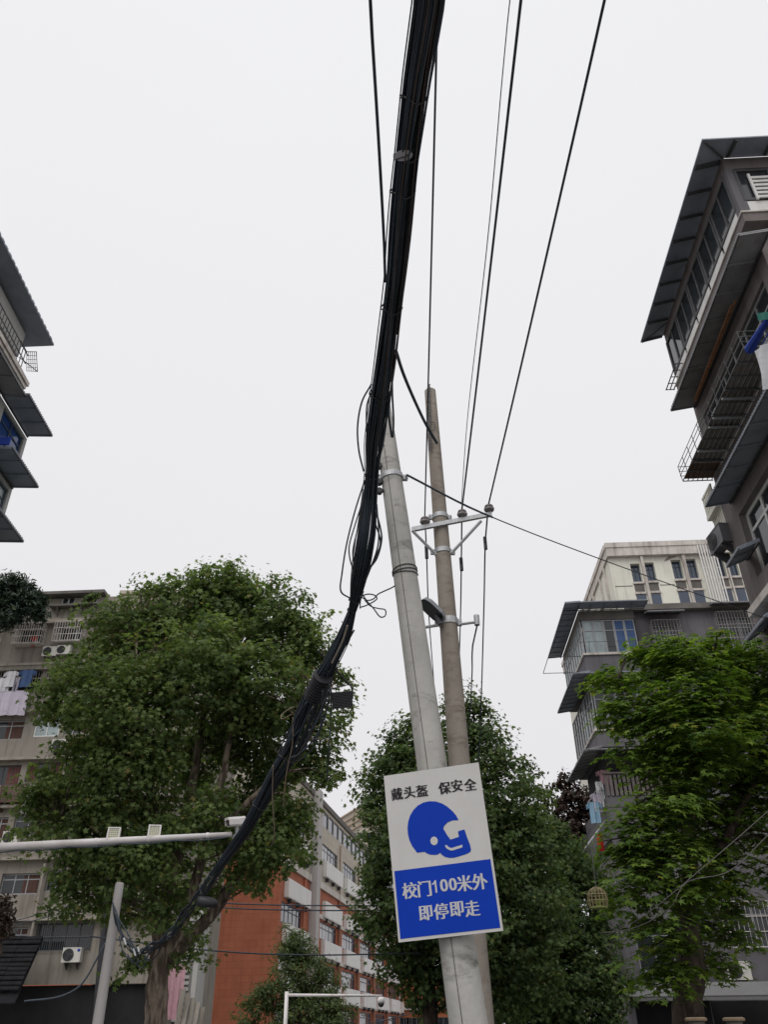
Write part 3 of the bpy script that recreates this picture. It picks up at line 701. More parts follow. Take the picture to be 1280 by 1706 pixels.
# ================================================================== CREAM BUILDING BEHIND
B = Thing('cream_building', 'cream building with peeling paint and paired blue windows rising behind the dark block', 'building', (12.6, 46, 0), H)
N = Face(H, 'b', 46, -1)
w = MB(); hw = []
for (x0, x1, y0_, y1_, dx) in ((1048.3, 1064.2, 943.4, 974, 8), (1072.3, 1087.6, 941.5, 972.3, 8), (1115.6, 1132, 937, 969, 8.5), (1140.4, 1156.8, 935.5, 968, 8.5), (1188.3, 1201.4, 932, 965.3, 9), (1207.5, 1223.3, 931, 964, 9.3)):
    u0, z1 = N.px(x0, y0_, -.33); u1, _ = N.px(x1, y0_, -.33); _, z0 = N.px(x0 + dx, y1_, -.33)
    hw.append((u0, u1, z0, z1)); hw.append(None); hw.append(None)
hw = [h or (0, 0, 0, 0) for h in hw]
tops = max(h[3] for h in hw)
wall(w, N, 12.6, 26, 0, 28.2, [h for k, h in enumerate(hw) if k % 3 == 0], .35)
SS = Face(H, 'a', 12.6, -1)
hs = [(49.5, 50.7, 22.5, 25.8), (52, 53.2, 22.5, 25.8)]
wall(w, SS, 46, 66, 0, 28.2, hs, .3)
w.poly([(12.6, 46, 28.2), (26, 46, 28.2), (26, 66, 28.2), (12.6, 66, 28.2)])
B.part('wall', w, M['plaster_cream'])
for h in hs: window(B, SS, *h, d=-.28, n=2, transom=.7, fm=M['blue_frame'], gm=M['glass_blue'])
for k, h in enumerate(hw):
    if k % 3 == 0: window(B, N, *h[:4], d=-.33, n=2, transom=.72, fm=M['blue_frame'], gm=M['glass_blue'], w=.07)
pn = MB(); tr = MB()
for k, h in enumerate(hw):
    if k % 3 == 0:
        pn.fbox(N, h[0], h[1], h[2] - .72, h[2] - .16, .003, .02)
        tr.fbox(N, h[0] - .05, h[1] + .05, h[2] - .15, h[2] - .02, .003, .10); tr.fbox(N, h[0] - .05, h[1] + .05, h[2] - .88, h[2] - .74, .003, .10)
        gl_ = MB().fbox(N, h[0], h[1], h[2] - 2.4, h[2] - .90, .003, .02); B.part('lower_window', gl_, M['glass_blue'])
B.parts('spandrel_panel', pn, M['concrete_dark'])
us = sorted(h[0] for h in hw[::3]); ue = sorted(h[1] for h in hw[::3])
for i in (0, 2, 4): tr.fbox(N, ue[i] + .08, us[i + 1] - .08, 20, tops + .12, .002, .22)
zt = tops + .14
tr.fbox(N, 12.5, 26, zt, zt + .75, .003, .3); tr.fbox(N, 12.45, 26, 28.0, 28.35, .003, .35)
tr.fbox(SS, 46.01, 66, zt, zt + .75, .003, .12); tr.fbox(SS, 46.01, 66, 28.0, 28.35, .004, .2)
tr.box(15.0, 26, 46.2, 50, 28.36, 28.62)
for u in (47.2, 48.7, 51.2, 54): tr.fbox(SS, u, u + .25, 20, zt - .01, .002, .12)
B.parts('trim', tr, M['trim_pale'])
jl = MB().fbox(N, 12.7, us[0] - .1, zt - 2.1, zt - 2.04, .002, .008); jl.fbox(N, ue[1] + .1, us[2] - .1, zt - 2.1, zt - 2.04, .002, .008)
B.parts('wall_joint', jl, M['concrete_dark'])
pe = MB()
for k in range(46):                              # bare patches where the paint has flaked off
    u = 12.9 + abs(rnd.gauss(5.5, 3.0)); z_ = rnd.uniform(zt + .76, 27.9) if k % 2 else zt + .76 + abs(rnd.gauss(0, .25)); s = rnd.uniform(.04, .16)
    pe.poly([N.P(u + s * rnd.uniform(.6, 2) * math.cos(q), min(z_ + s * rnd.uniform(.4, .9) * math.sin(q), 27.95), .004) for q in np.linspace(0, 6.28, 8)[:-1]])
pe.poly([N.P(16.1, 27.0, .0045), N.P(16.4, 27.1, .0045), N.P(17.2, 27.45, .0045), N.P(17.1, 27.62, .0045), N.P(16.6, 27.5, .0045), N.P(16.2, 27.15, .0045)])
B.part('flaked_patch', pe, mat('bare_render', (.27, .23, .2), .95, .3, 3))
gr = MB(); ua, zz = N.px(1163, 925); ub, _ = N.px(1189, 922)
for k in range(7): gr.fbox(N, ua + (ub - ua) * k / 6 - .035, ua + (ub - ua) * k / 6 + .035, 20.5, zt + .55, .34, .42)
for k in range(9): gr.fbox(N, ua, ub, 21 + k * .75, 21.04 + k * .75, .31, .338)
B.part('grille_screen', gr, M['white_panel'])

# ================================================================== BEIGE BLOCK ON THE LEFT
HB = 3.0
B = Thing('apartment_block', 'shabby beige eight storey block with laundry and barred windows, behind the big plane tree', 'building', (-22, 45.5, 0), HB)
N = Face(HB, 'b', 45.5, -1)
def q(px, py, d=0): return N.px(px, py, d)
hb = []; wins = []
def add(px0, py0, px1, py1, kind):
    (a, _), (_, zb_) = q(px0, (py0 + py1) / 2), q((px0 + px1) / 2, py1); b_, _ = q(px1, (py0 + py1) / 2); _, zt_ = q((px0 + px1) / 2, py0)
    hb.append((a, b_, zb_, zt_)); wins.append((kind, a, b_, zb_, zt_))
add(101, 994, 124, 1011, 'top'); add(140, 990, 162, 1008, 'top')
add(32, 1047, 72, 1072, 'caged'); add(98, 1044, 138, 1068, 'caged'); add(-40, 1052, -2, 1078, 'caged')
add(-30, 1118, 68, 1150, 'open'); add(76, 1115, 150, 1147, 'open')
add(-30, 1200, 38, 1232, 'slide'); add(58, 1190, 100, 1227, 'frost'); add(108, 1186, 150, 1222, 'slide')
add(-30, 1275, 32, 1308, 'curt'); add(43, 1270, 103, 1302, 'curt'); add(112, 1264, 160, 1298, 'curt')
add(-30, 1362, 10, 1398, 'slide'); add(22, 1357, 90, 1392, 'slide'); add(100, 1352, 160, 1386, 'slide')
add(0, 1455, 64, 1490, 'slide'); add(76, 1450, 125, 1484, 'slide')
add(60, 1538, 153, 1584, 'bars'); add(4, 1545, 42, 1590, 'slide')
w = MB(); wall(w, N, -27, -14.1, 3.9, 25.6, hb, .25)
w.poly([(-14.1, 45.5, 0), (-14.1, 58, 0), (-14.1, 58, 25.6), (-14.1, 45.5, 25.6)])
w.poly([(-27, 45.5, 25.6), (-14.1, 45.5, 25.6), (-14.1, 58, 25.6), (-27, 58, 25.6)])
w.fbox(N, -27, -14.1, 20.62, 20.9, .003, .3)
B.part('wall', w, M['plaster_beige'])
lg = MB()
for py in (1110, 1187, 1266, 1345, 1432, 1533): 
    z_ = q(60, py)[1]; lg.fbox(N, -27, -14.3, z_ - .06, z_ + .1, .003, .38)
z_ = q(100, 1038)[1]; lg.fbox(N, -27, -14.2, z_ - .1, z_ + .16, .003, .32)
B.parts('floor_ledge', lg, M['trim_beige'])
rf = MB().fbox(N, -27.3, q(172, 984)[0] + .3, 25.66, 25.86, -8, .55); B.part('roof', rf, M['concrete_dark'])
for kind, a, b_, z0, z1 in wins:
    if kind == 'caged':
        window(B, N, a, b_, z0, z1, d=-.23, n=3, fm=M['white_frame']); cage(B, N, a - .12, b_ + .12, z0 - .18, z1 + .12, .55, M['cage_white'], .15, r=.018)
    elif kind == 'open':
        k = MB().poly([N.P(a, z0, -.24), N.P(b_, z0, -.24), N.P(b_, z1, -.24), N.P(a, z1, -.24)]); B.part('window', k, M['interior_shade'])  # black sheet paints the shade inside the open balcony
        k = MB()
        for i in range(int((b_ - a) / .16)): k.tube([N.P(a + .08 + i * .16, z0 + .4, -.1), N.P(a + .08 + i * .16, z1, -.1)], .016, 5)
        k.fbox(N, a, b_, z0 + .72, z0 + .78, -.12, -.08); B.part('window_grille', k, M['cage_white'])
    elif kind == 'slide': window(B, N, a, b_, z0, z1, d=-.2, n=3, transom=.72, fm=M['alu'], w=.07, curtain=(CUR['brown'], ((.55, .95),)) if a < -19 else None)
    elif kind == 'frost': window(B, N, a, b_, z0, z1, d=-.1, n=2, fm=M['white_frame'], gm=M['glass_pale'], w=.08)
    elif kind == 'curt': window(B, N, a, b_, z0, z1, d=-.2, n=4, fm=M['steel_dark'], gm=M['glass'], w=.07, curtain=(CUR['red'], ((.03, .28), (.62, .97))))
    elif kind == 'bars':
        window(B, N, a, b_, z0, z1, d=-.2, n=4, fm=M['steel_dark'], w=.06); cage(B, N, a, b_, z0, z1, .1, M['cage_dark'], .11, 'window_grille', False, 2, .012)
    else: window(B, N, a, b_, z0, z1, d=-.15, n=2, fm=M['white_frame'], w=.09)
for kind, a, b_, z0, z1 in wins[:2]:
    k = MB().fbox(N, a - .5, b_ + .4, z0 - .12, z0 - .02, .003, .45)
    for u in (a, b_): k.prism([N.P(u - .04, z0 - .12, .01), N.P(u - .04, z0 - .12, .4), N.P(u - .04, z0 - .7, .01)], (.08, 0, 0))
    B.part('window_shelf', k, M['concrete_dark'])
# slatted wooden planter boxes under the curtained windows
for (px0, py0, px1, py1) in ((2, 1307, 37, 1334), (100, 1303, 130, 1330)):
    a, zt_ = q(px0, py0, .5); b_, zb_ = q(px1, py1, .5); k = MB()
    for i in range(9):
        z_ = zb_ + (zt_ - zb_) * i / 9; k.fbox(N, a, b_, z_, z_ + (zt_ - zb_) * .07, .50, .53)
        for u in (a, b_): k.fbox(N, u - .015, u + .015, z_, z_ + (zt_ - zb_) * .07, .003, .5)
    k.fbox(N, a, b_, zb_ - .06, zb_ - .01, .003, .53); k.fbox(N, a + .1, a + .16, zb_ - .5, zb_, .003, .45)
    B.part('slatted_box', k, mat('red_brown_slats', (.12, .065, .06), .8, .2, 4))
pi = MB(); pi.tube([N.P(*q(78, 1440), .25), N.P(*q(50, 1585), .25)], .075, 8); pi.tube([N.P(*q(92, 1040), .1), N.P(*q(86, 1075), .1)], .05, 8)
B.parts('drain_pipe', pi, M['trim_beige'])
# black pantile canopy over the shops, lower left
za = q(0, 1585)[1]; ue_ = q(64, 1600, 1.2)[0]; Sg = MB()
for i in range(12):
    for j in range(9):
        u = ue_ - 1.05 * (j + 1); z_ = za + .5 - i * .20 + rnd.uniform(-.03, .03)
        Sg.slope(N, u, u + 1.03, 1.2 + i * .13, z_ + .05, 1.31 + i * .13, z_ - .07, .05)
Sg.slope(N, -23, ue_, 1.15, za + .46, 2.85, za - 2.35, .06)
B.part('pantile_canopy', Sg, M['pantile_black'])
rp = MB(); rp.tube([N.P(q(178, 1500)[0], 9.0, .3), N.P(q(172, 1600)[0], 4.5, .3), N.P(q(168, 1706)[0], 0, .3)], .16, 8)
B.part('cable_riser', rp, M['black_plastic'])
gs = MB().fbox(N, -27, -14.15, 0, 3.88, -.5, -.3); B.part('shop_shade', gs, M['interior_shade'])  # black sheet paints the shade of the shop recess
for (px, py, lab, s) in ((81, 1093, 'white air conditioner unit below the barred cage high on the beige block', .95), (104, 1090, 'white air conditioner unit half hidden by the plane tree near the beige roof', .9),
                         (15, 1405, 'white air conditioner unit just above the white mast arm', .95), (97, 1250, 'white air conditioner unit under the frosted window, edged by leaves', .95),
                         (117, 1603, 'white air conditioner unit with blue sticker under the long barred window', 1.0)):
    u, z_ = q(px, py, .35); air_con(lab, aw(HB, u, 45.5 - .42, z_), -R(HB), s=s * 1.15, tag='blue' in lab)
for px, py, c, k, wd, ht, lab in ((18, 1152, 'lilac', 'sheet', 2.3, 1.5, 'lilac bed sheet hung over the ledge of the beige block'), (20, 1118, 'white', 'shirt', .9, 1.0, 'white shirt drying above the lilac sheet'),
                                 (46, 1116, 'blue', 'shirt', 1.2, 1.1, 'blue shirt drying beside the white shirt on the beige block'), (29, 1128, 'lilac', 'trousers', .6, 1.0, 'lilac trousers drying between the white and blue shirts'),
                                 (5, 1130, 'white', 'sheet', 1.0, 1.2, 'white cloth drying behind the frame left of the white shirt'), (58, 1060, 'crimson', 'shirt', .4, .7, 'red top hanging inside the white window cage'),
                                 (47, 1315, 'white', 'sheet', .35, 1.3, 'narrow white towel hanging beside the slatted box'), (64, 1312, 'white', 'sheet', .5, .5, 'short white towel hanging under the curtained window'),
                                 (56, 1318, 'black', 'trousers', .6, 1.5, 'black trousers hanging between two white towels')):
    d = .6 if 'sheet' in lab or 'towel' in lab else (.2 if 'cage' in lab else .45)
    u, z_ = q(px, py, d); garment('hanging_garment', lab, CUR[c], aw(HB, u, 45.5 - d, z_), wd, ht, yaw=-R(HB), kind=k, group='laundry on the beige block')

# second pale building behind the plane tree trunk, tan block above it
B = Thing('pale_building', 'low pale building with louvred side, between the plane tree trunk and the red school', 'building', (-12, 50, 0), 0)
N = Face(0, 'b', 50, -1); u1 = N.px(334, 1600)[0]
w = MB(); hh = []
for z0 in (2.2, 5.4): hh += [(-12.6, -11.4, z0, z0 + 1.6), (-15, -13.8, z0, z0 + 1.6)]
wall(w, N, -16, u1, 0, 8.2, hh); w.poly([(u1, 50, 0), (u1, 51.6, 0), (u1, 51.6, 8.2), (u1, 50, 8.2)]); w.poly([(-16, 50, 8.2), (u1, 50, 8.2), (u1, 51.6, 8.2), (-16, 51.6, 8.2)])
B.part('wall', w, M['plaster_pale'])
for h in hh: window(B, N, *h, n=2, fm=M['white_frame'])
k = MB()
for i in range(22): k.fbox(N, u1 - 1.3, u1 - .5, 1.2 + i * .28, 1.36 + i * .28, .02, .12)
k.fbox(N, u1 - .35, u1 - .1, 0, 8.2, .004, .14); B.part('louvre', k, M['white_panel'])
q_ = at(292, 1608, y=47); garment('pink_curtain', 'pink cloth hanging beside the plane tree trunk', CUR['pink'], q_, 1.1, 2.4, kind='sheet')
for k in range(5):
    p_ = at(290 + k * 9, 1700, y=46.5 + .1 * k); bd_ = MB().hexa([(p_[0] - .14, p_[1], 0), (p_[0] + .10, p_[1], 0), (p_[0] + .10, p_[1] + .06, 0), (p_[0] - .14, p_[1] + .06, 0), (p_[0] + .05, p_[1] + .5, 3.7 - .2 * k), (p_[0] + .30, p_[1] + .5, 3.7 - .2 * k), (p_[0] + .30, p_[1] + .56, 3.7 - .2 * k), (p_[0] + .05, p_[1] + .56, 3.7 - .2 * k)])
    solo('leaning_board', bd_, M['trim_beige'] if k % 2 else M['plaster_beige'], 'pale boards leaning together below the pink cloth', 'board', 'boards leaning below the pink cloth')
B = Thing('tan_block', 'tan tiled block just showing above the leaves of the plane tree', 'building', (-24, 75, 0), 0)
N = Face(0, 'b', 75, -1); u0, zt_ = N.px(205, 992); u1, _ = N.px(300, 990)
w = MB(); hh = [(u0 + .6 + i * 1.5, u0 + 1.6 + i * 1.5, zt_ - 3.2 - j * 3, zt_ - 1.6 - j * 3) for i in range(3) for j in range(3)]
wall(w, N, u0, u1, 0, zt_, hh); w.poly([(u0, 75, zt_), (u1, 75, zt_), (u1, 85, zt_), (u0, 85, zt_)]); w.poly([(u1, 75, 0), (u1, 85, 0), (u1, 85, zt_), (u1, 75, zt_)])
B.part('wall', w, mat('tan_tile', (.46, .33, .19), .85, .1, .5, lines=(.8, .3, .75)))
for h in hh: window(B, N, *h, n=2, fm=M['white_frame'])
k = MB().fbox(N, u0 - .3, u1 + .3, zt_ + .01, zt_ + .4, -.5, .4); B.part('cornice', k, M['tile_beige'])

# ================================================================== RED SCHOOL
HR = 8.8
_p = at(534, 1340, y=80); Ar = _p[0] * math.cos(R(HR)) - _p[1] * math.sin(R(HR))
S = Face(HR, 'a', Ar, 1)
bc, _ = S.px(459, 1560); b1, _ = S.px(535.8, 1450); b1e, _ = S.px(562, 1450); b2, _ = S.px(571, 1500); per = b2 - b1; bw = b1e - b1
zr = S.px(535, 1340)[1]
zw = [(S.px(537, y1)[1], S.px(537, y0)[1]) for y0, y1 in ((1404, 1432), (1470, 1500), (1536, 1566))]
fl = (zw[0][0] - zw[2][0]) / 2; zw += [(zw[2][0] - fl, zw[2][1] - fl), (zw[2][0] - 2 * fl, zw[2][1] - 2 * fl)]
B = Thing('red_school_building', 'red tiled school building with white balcony boxes and a beige top storey', 'building', (Ar, bc, 0), HR)
nb = 9; be = b1 + per * nb + 2
N = Face(HR, 'b', bc, -1)
bays = [b1 + per * i for i in range(nb)]; bl0, _ = S.px(467, 1500); bl1, _ = S.px(503, 1500)
holes = []
for (z0, z1) in zw:
    for b_ in bays: holes.append((b_, b_ + bw, z0, z1))
    holes.append((bl0 + .4, bl1, z0, z1))
zmid = zw[0][0] - 2.1
clr = [(b_ + i * per / 4 + .06, b_ + (i + 1) * per / 4 - .12, zr - 1.75, zr - .35) for b_ in bays for i in range(4)]
w = MB(); wall(w, S, bc, be, 0, zmid, [h for h in holes if h[3] < zmid], .14)
wall(w, N, Ar - 22, Ar, 0, zmid, [], .3)
w.poly([(Ar - 22, bc, 0), (Ar - 22, be, 0), (Ar - 22, be, zmid), (Ar - 22, bc, zmid)])
B.part('wall', w, M['brick_red'])
w = MB(); wall(w, S, bc, be, zmid, zr, [h for h in holes if h[3] > zmid] + clr, .14); wall(w, N, Ar - 22, Ar, zmid, zr, [], .3)
w.poly([(Ar - 22, be, 0), (Ar, be, 0), (Ar, be, zr), (Ar - 22, be, zr)]); w.poly([(Ar - 22, bc, zr), (Ar, bc, zr), (Ar, be, zr), (Ar - 22, be, zr)])
B.part('upper_wall', w, M['tile_beige'])
for h in holes: window(B, S, *h[:4], d=-.13, n=5, transom=.66, fm=M['blue_frame'], gm=M['glass_school'], w=.11, curtain=(CUR['white'], ((.02, .2 + .5 * rnd.random()),)) if rnd.random() < .4 else None)
for h in clr: window(B, S, *h[:4], d=-.12, n=1, fm=M['blue_frame'], gm=M['glass_blue'], w=.08)
rf = MB().fbox(S, bc, be, zr + .004, zr + .5, -22, .18); B.part('roof', rf, M['concrete_dark'])
sc = MB().fbox(S, bc, be, zmid - .5, zmid + .05, .003, .2)
for z_ in (zw[1][0] - 1.6, zw[2][0] - 1.6, zw[3][0] - 1.55): sc.fbox(S, b1 - 1, be, z_, z_ + .35, .003, .12)
B.parts('string_course', sc, M['trim_pale'])
pf = MB()
for i in range(nb):
    u = bays[i] + bw + .5; pf.fbox(S, u, u + .9, 0, zmid - .52, .003, .10)
pf.fbox(S, bl1 + .3, bl1 + 1.0, 0, zmid - .52, .003, .12); pf.fbox(S, bc, bc + .6, 0, zmid - .52, .003, .15)
B.parts('pilaster', pf, M['brick_red'])
pp = MB()
for i in range(nb):
    for dx in (.1, .55): pp.tube([S.P(bays[i] + bw + .5 + dx, 0, .17), S.P(bays[i] + bw + .5 + dx, zmid - .6 if dx > .3 else zr - 2.2, .17)], .06, 6)
B.parts('drain_pipe', pp, mat('brown_pipe', (.25, .14, .09), .7, .2, 4))
u0, u1 = S.px(529, 1450, .65)[0], S.px(534.8, 1450, .65)[0]
tw = MB().fbox(S, u0, u1, 0, zr + .6, .003, .65); B.part('stair_pier', tw, M['concrete_light'])
for r_i, (z0, z1) in enumerate(zw):
    for b_ in bays + [bl0 + .2]:
        first = b_ not in bays; D = .38
        ua = S.px(481, 1490, D)[0] if first else b_ + S.px(545, 1440, D)[0] - b1
        ub = S.px(519, 1490, D)[0] if first else b_ + S.px(572.5, 1440, D)[0] - b1
        k = MB(); k.fbox(S, ua, ub, z0 - 1.35, z0 - .05, D - .08, D); k.fbox(S, ua, ua + .1, z0 - 1.35, z0 - .05, .003, D - .081); k.fbox(S, ub - .1, ub, z0 - 1.35, z0 - .05, .003, D - .081)
        k.fbox(S, ua + .01, ub - .01, z0 - 1.42, z0 - 1.36, .003, D - .01)
        bxo = B.part('balcony_box', k, M['white_panel'])
        k = MB()
        for dx in (.15, .5, .85): u = ua + (ub - ua) * dx; k.fbox(S, u, u + .06, z0 - 1.75, z0 - 1.43, .003, D - .05)
        B.parts('bracket', k, M['steel_dark'], bxo)
# brick house and tower at the end of the street
B = Thing('brick_house', 'orange brick house with pale cornice at the end of the school', 'building', (4, 132, 0), 0)
N = Face(0, 'b', 132, -1); u0, zc = N.px(655, 1683); u1, _ = N.px(760, 1683); zt_ = N.px(660, 1628)[1]
w = MB(); hh = []
for x in (664, 677, 694, 730): a, _ = N.px(x, 1697); hh.append((a, a + 1.5, 1.5 + 1.2, zc - .9))
wall(w, N, u0, u1, 0, zt_, hh); w.poly([(u0, 132, zt_), (u1, 132, zt_), (u1, 142, zt_), (u0, 142, zt_)])
B.part('wall', w, mat('orange_brick', (.40, .13, .06), .85, .12, .8, lines=(.5, .16, .75)))
for h in hh: window(B, N, *h, n=2, fm=M['alu'])
k = MB().fbox(N, u0, u1, zc, zc + .4, .003, .4); B.part('cornice', k, M['trim_pale'])
B = Thing('apartment_tower', 'far beige tower with stepped gable showing above the red school', 'building', (-10, 240, 0), 0)
N = Face(0, 'b', 240, -1); u0, ze = N.px(566, 1364); ux, zp = N.px(606, 1338); u1, _ = N.px(655, 1362); zb_ = N.px(600, 1392)[1]
w = MB(); hh = [(u0 + 1 + i * 2.4, u0 + 2.5 + i * 2.4, zb_ - 1 - j * 3.1, zb_ + .8 - j * 3.1) for i in range(6) for j in range(10)]
wall(w, N, u0, u1, 0, ze, hh, .3); w.prism([N.P(u0, ze), N.P(u1, ze), N.P(ux, zp)], (0, 25, 0)); w.poly([(u0, 240, 0), (u0, 265, 0), (u0, 265, ze), (u0, 240, ze)])
B.part('wall', w, M['tile_beige'])
k = MB()
for i in range(4):
    o = 1.0 + i * 1.7
    k.prism([N.P(u0 - .4, ze - o + .9, .03), N.P(ux, zp - o + .9, .03), N.P(u1 + .4, ze - o + .9, .03), N.P(u1 + .4, ze - o + .5, .03), N.P(ux, zp - o + .5, .03), N.P(u0 - .4, ze - o + .5, .03)], (0, -.5, 0))
B.part('gable_moulding', k, mat('tower_trim', (.36, .27, .2), .8, .1, 1))
for h in hh: window(B, N, *h, d=-.2, n=2, fm=M['white_frame'], gm=M['glass_blue'], w=.1)
# ================================================================== CONCRETE POLES
def pole_thing(name, label, p0, p1, r0, r1, m, cat='utility pole', n=28, cap=True):
    t = Thing(name, label, cat, tuple(p0))
    p0, p1 = np.array(p0), np.array(p1)
    mb = MB(); k = 14
    pts = [p0 + (p1 - p0) * i / k for i in range(k + 1)]; rs = [r0 + (r1 - r0) * i / k for i in range(k + 1)]
    if cap: pts += [p1 + (p1 - p0) / np.linalg.norm(p1 - p0) * .02]; rs += [r1 * .8]
    mb.tube(pts, rs, n); t.part('shaft', mb, m, smooth=True)
    return t, (lambda z: p0 + (p1 - p0) * (z - p0[2]) / (p1[2] - p0[2])), (lambda z: r0 + (r1 - r0) * (z - p0[2]) / (p1[2] - p0[2]))
def band(t, ax, rad, z, name='clamp', m=None, h=.06, lugs=True, ang=0.0, th=.012):
    """steel strap round the pole with bolted lugs"""
    c, r = ax(z), rad(z); d = ax(z + .1) - ax(z); d /= np.linalg.norm(d)
    mb = MB(); n = 28
    a = np.array([math.cos(ang), math.sin(ang), 0]); a -= d * (a @ d); a /= np.linalg.norm(a); b = np.cross(d, a)
    ring = []
    for rr, zz in ((r + .002, -h / 2), (r + th, -h / 2), (r + th, h / 2), (r + .002, h / 2)):
        ring.append([c + d * zz + rr * (math.cos(2 * math.pi * i / n) * a + math.sin(2 * math.pi * i / n) * b) for i in range(n)])
    base = len(mb.v)
    for rg in ring: mb.v += [tuple(x) for x in rg]
    for k in range(4):
        for i in range(n):
            j = (i + 1) % n; q = (k + 1) % 4; mb.f.append((base + k * n + i, base + k * n + j, base + q * n + j, base + q * n + i))
    if lugs:
        for s in (-1, 1):
            e = c + a * s * (r + th)
            for o in (-.022, .014):
                p = e + b * o; q_ = []
                for dz in (-h / 2, h / 2):
                    for (x, y) in ((0, 0), (.055 * s, 0), (.055 * s, .010), (0, .010)): q_.append(p + a * x + b * y + d * dz)
                mb.hexa(q_)
            mb.tube([e + a * s * .035 - b * .05, e + a * s * .035 + b * .05], .009, 6)
    return t.part(name, mb, m or M['galv'])

YA = 7.335
pA0, pA1 = at(781, 1706, y=YA), at(633, 657, y=YA - .10)
pA0 = pA1 + (pA0 - pA1) * (pA1[2] / (pA1[2] - pA0[2]))
TA, axA, rdA = pole_thing('utility_pole', 'pale grey leaning concrete pole that carries the blue and white sign', pA0, pA1, .162, .107, M['pole_grey'])
sm = MB(); sm.tube([axA(z) + np.array([-.38, -.925, 0]) * (rdA(z) - .001) for z in np.linspace(0, pA1[2] - .05, 20)], .0045, 5)
TA.part('mould_seam', sm, M['concrete_dark'])
zA = lambda px, py: at(px, py, y=YA)[2]
band(TA, axA, rdA, zA(655, 803), ang=R(10))
wr = MB()
for k in range(3):
    z0 = zA(676, 960) + k * .025 - .02; n = 24
    wr.tube([axA(z0 + .02 * math.sin(2 * math.pi * i / n + k)) + (rdA(z0) + .006) * np.array([math.cos(2 * math.pi * i / n), math.sin(2 * math.pi * i / n), 0]) for i in range(n + 1)], .006, 5)
TA.part('wire_wrap', wr, M['steel_dark'])
hk = MB(); e = at(640, 805, y=YA - .12)
for dz in (-.12, 0, .22):
    hk.tube([e + np.array([.03, .02, dz]), e + np.array([-.05, -.02, dz + .03])], .02, 6); hk.tube([e + np.array([-.05, -.05, dz]), e + np.array([-.05, .04, dz + .02])], .03, 8)
TA.part('cable_hook', hk, M['steel_dark'])

YB = 10.5
pB1 = at(717, 652, y=YB); pB0 = at(800, 1706, y=YB); pB0 = pB1 + (pB0 - pB1) * (pB1[2] / (pB1[2] - pB0[2]))
TB, axB, rdB = pole_thing('utility_pole', 'brown concrete pole with a steel crossarm, standing behind the pale grey pole', pB0, pB1, .172, .096, M['pole_brown'])
zB = lambda px, py: at(px, py, y=YB)[2]
for py, x in ((862, 735), (920, 741)): band(TB, axB, rdB, zB(x, py), ang=R(5), h=.075)
# crossarm with braces and three insulators
e0, e1 = at(686, 881, y=YB - .16), at(820, 855, y=YB - .16)
ca = MB(); dz = np.array([0, 0, .035]); dy = np.array([0, .05, 0])
ca.hexa([e0 - dz, e1 - dz, e1 - dz + dy, e0 - dz + dy, e0 + dz, e1 + dz, e1 + dz + dy, e0 + dz + dy])
arm = TB.part('crossarm', ca, M['galv'])
for p, q_ in ((at(689, 886, y=YB - .17), at(728, 925, y=YB - .17)), (at(802, 868, y=YB - .17), at(752, 922, y=YB - .17))):
    mb = MB(); mb.tube([p, q_], .025, 4); TB.part('brace', mb, M['galv'])
ins = []
for px, py in ((708.5, 869), (771, 861), (816, 854)):
    c = at(px, py, y=YB - .15); t0 = e0 + (e1 - e0) * ((c[0] - e0[0]) / (e1[0] - e0[0])); c = np.array([c[0], YB - .14, t0[2] + .035])
    mb = MB(); mb.tube([c + np.array([0, 0, z]) for z in (0, .03, .031, .06, .061, .085, .095, .12, .13, .15)], [.025, .025, .07, .083, .05, .045, .07, .062, .038, .025], 16)
    TB.part('insulator', mb, M['porcelain'], smooth=True); ins.append(c + np.array([0, 0, .15]))
band(TB, axB, rdB, zB(749, 1037), ang=R(5), h=.10)
br = MB(); q0, q1 = at(766, 1040, y=YB - .1), at(795, 1036, y=YB - .1); br.tube([q0, q1], .022, 6); br.tube([q1 + np.array([0, 0, -.05]), q1 + np.array([0, 0, .10])], .04, 10)
br.tube([at(709, 1045, y=YB - .1), at(734, 1041, y=YB - .1)], .022, 6)
TB.part('side_bracket', br, M['galv'])
wt = MB()                                        # old tie wires twisted down from the pole head
for s in range(3):
    wt.tube([at(715 + 2.2 * math.sin(i * 1.3 + s * 2) + i * .1, 640 + i * 6.5, y=YB - .13) for i in range(18)], .007, 5)
wt.tube([at(716 + 9 * math.sin(i / 8 * math.pi), 700 + i * 2.2 + 3 * math.cos(i), y=YB - .13) for i in range(9)], .006, 5)
TB.part('tie_wire', wt, M['steel_dark'])
# lamp on the brown pole, seen between the two poles
c0, c1 = at(703, 1003, y=YB - .25), at(735, 1033, y=YB - .12)
LT = Thing('street_lamp', 'grey rounded lamp head fixed between the two concrete poles', 'street lamp', tuple(c1))
mb = MB(); ax_ = c1 - c0; pr_ = []; L_ = np.linalg.norm(ax_); ax_ /= L_; sd = np.cross(ax_, [0, 0, 1.0]); sd /= np.linalg.norm(sd); up_ = np.cross(sd, ax_)
n = 16
for (s, r) in ((-.02, .05), (0, .10), (.08, .125), (L_ * .8, .125), (L_ * .95, .10), (L_, .05)):
    pr_.append([c0 + ax_ * s + sd * r * math.cos(math.pi * i / n) + up_ * r * math.sin(math.pi * i / n) for i in range(n + 1)])
for i in range(len(pr_) - 1):
    b0 = len(mb.v); mb.v += [tuple(p) for p in pr_[i] + pr_[i + 1]]
    for j in range(n): mb.f.append((b0 + j, b0 + j + 1, b0 + n + 2 + j, b0 + n + 1 + j))
LT.part('housing', mb, mat('lamp_grey', (.22, .235, .25), .5, .1, 4), smooth=True)
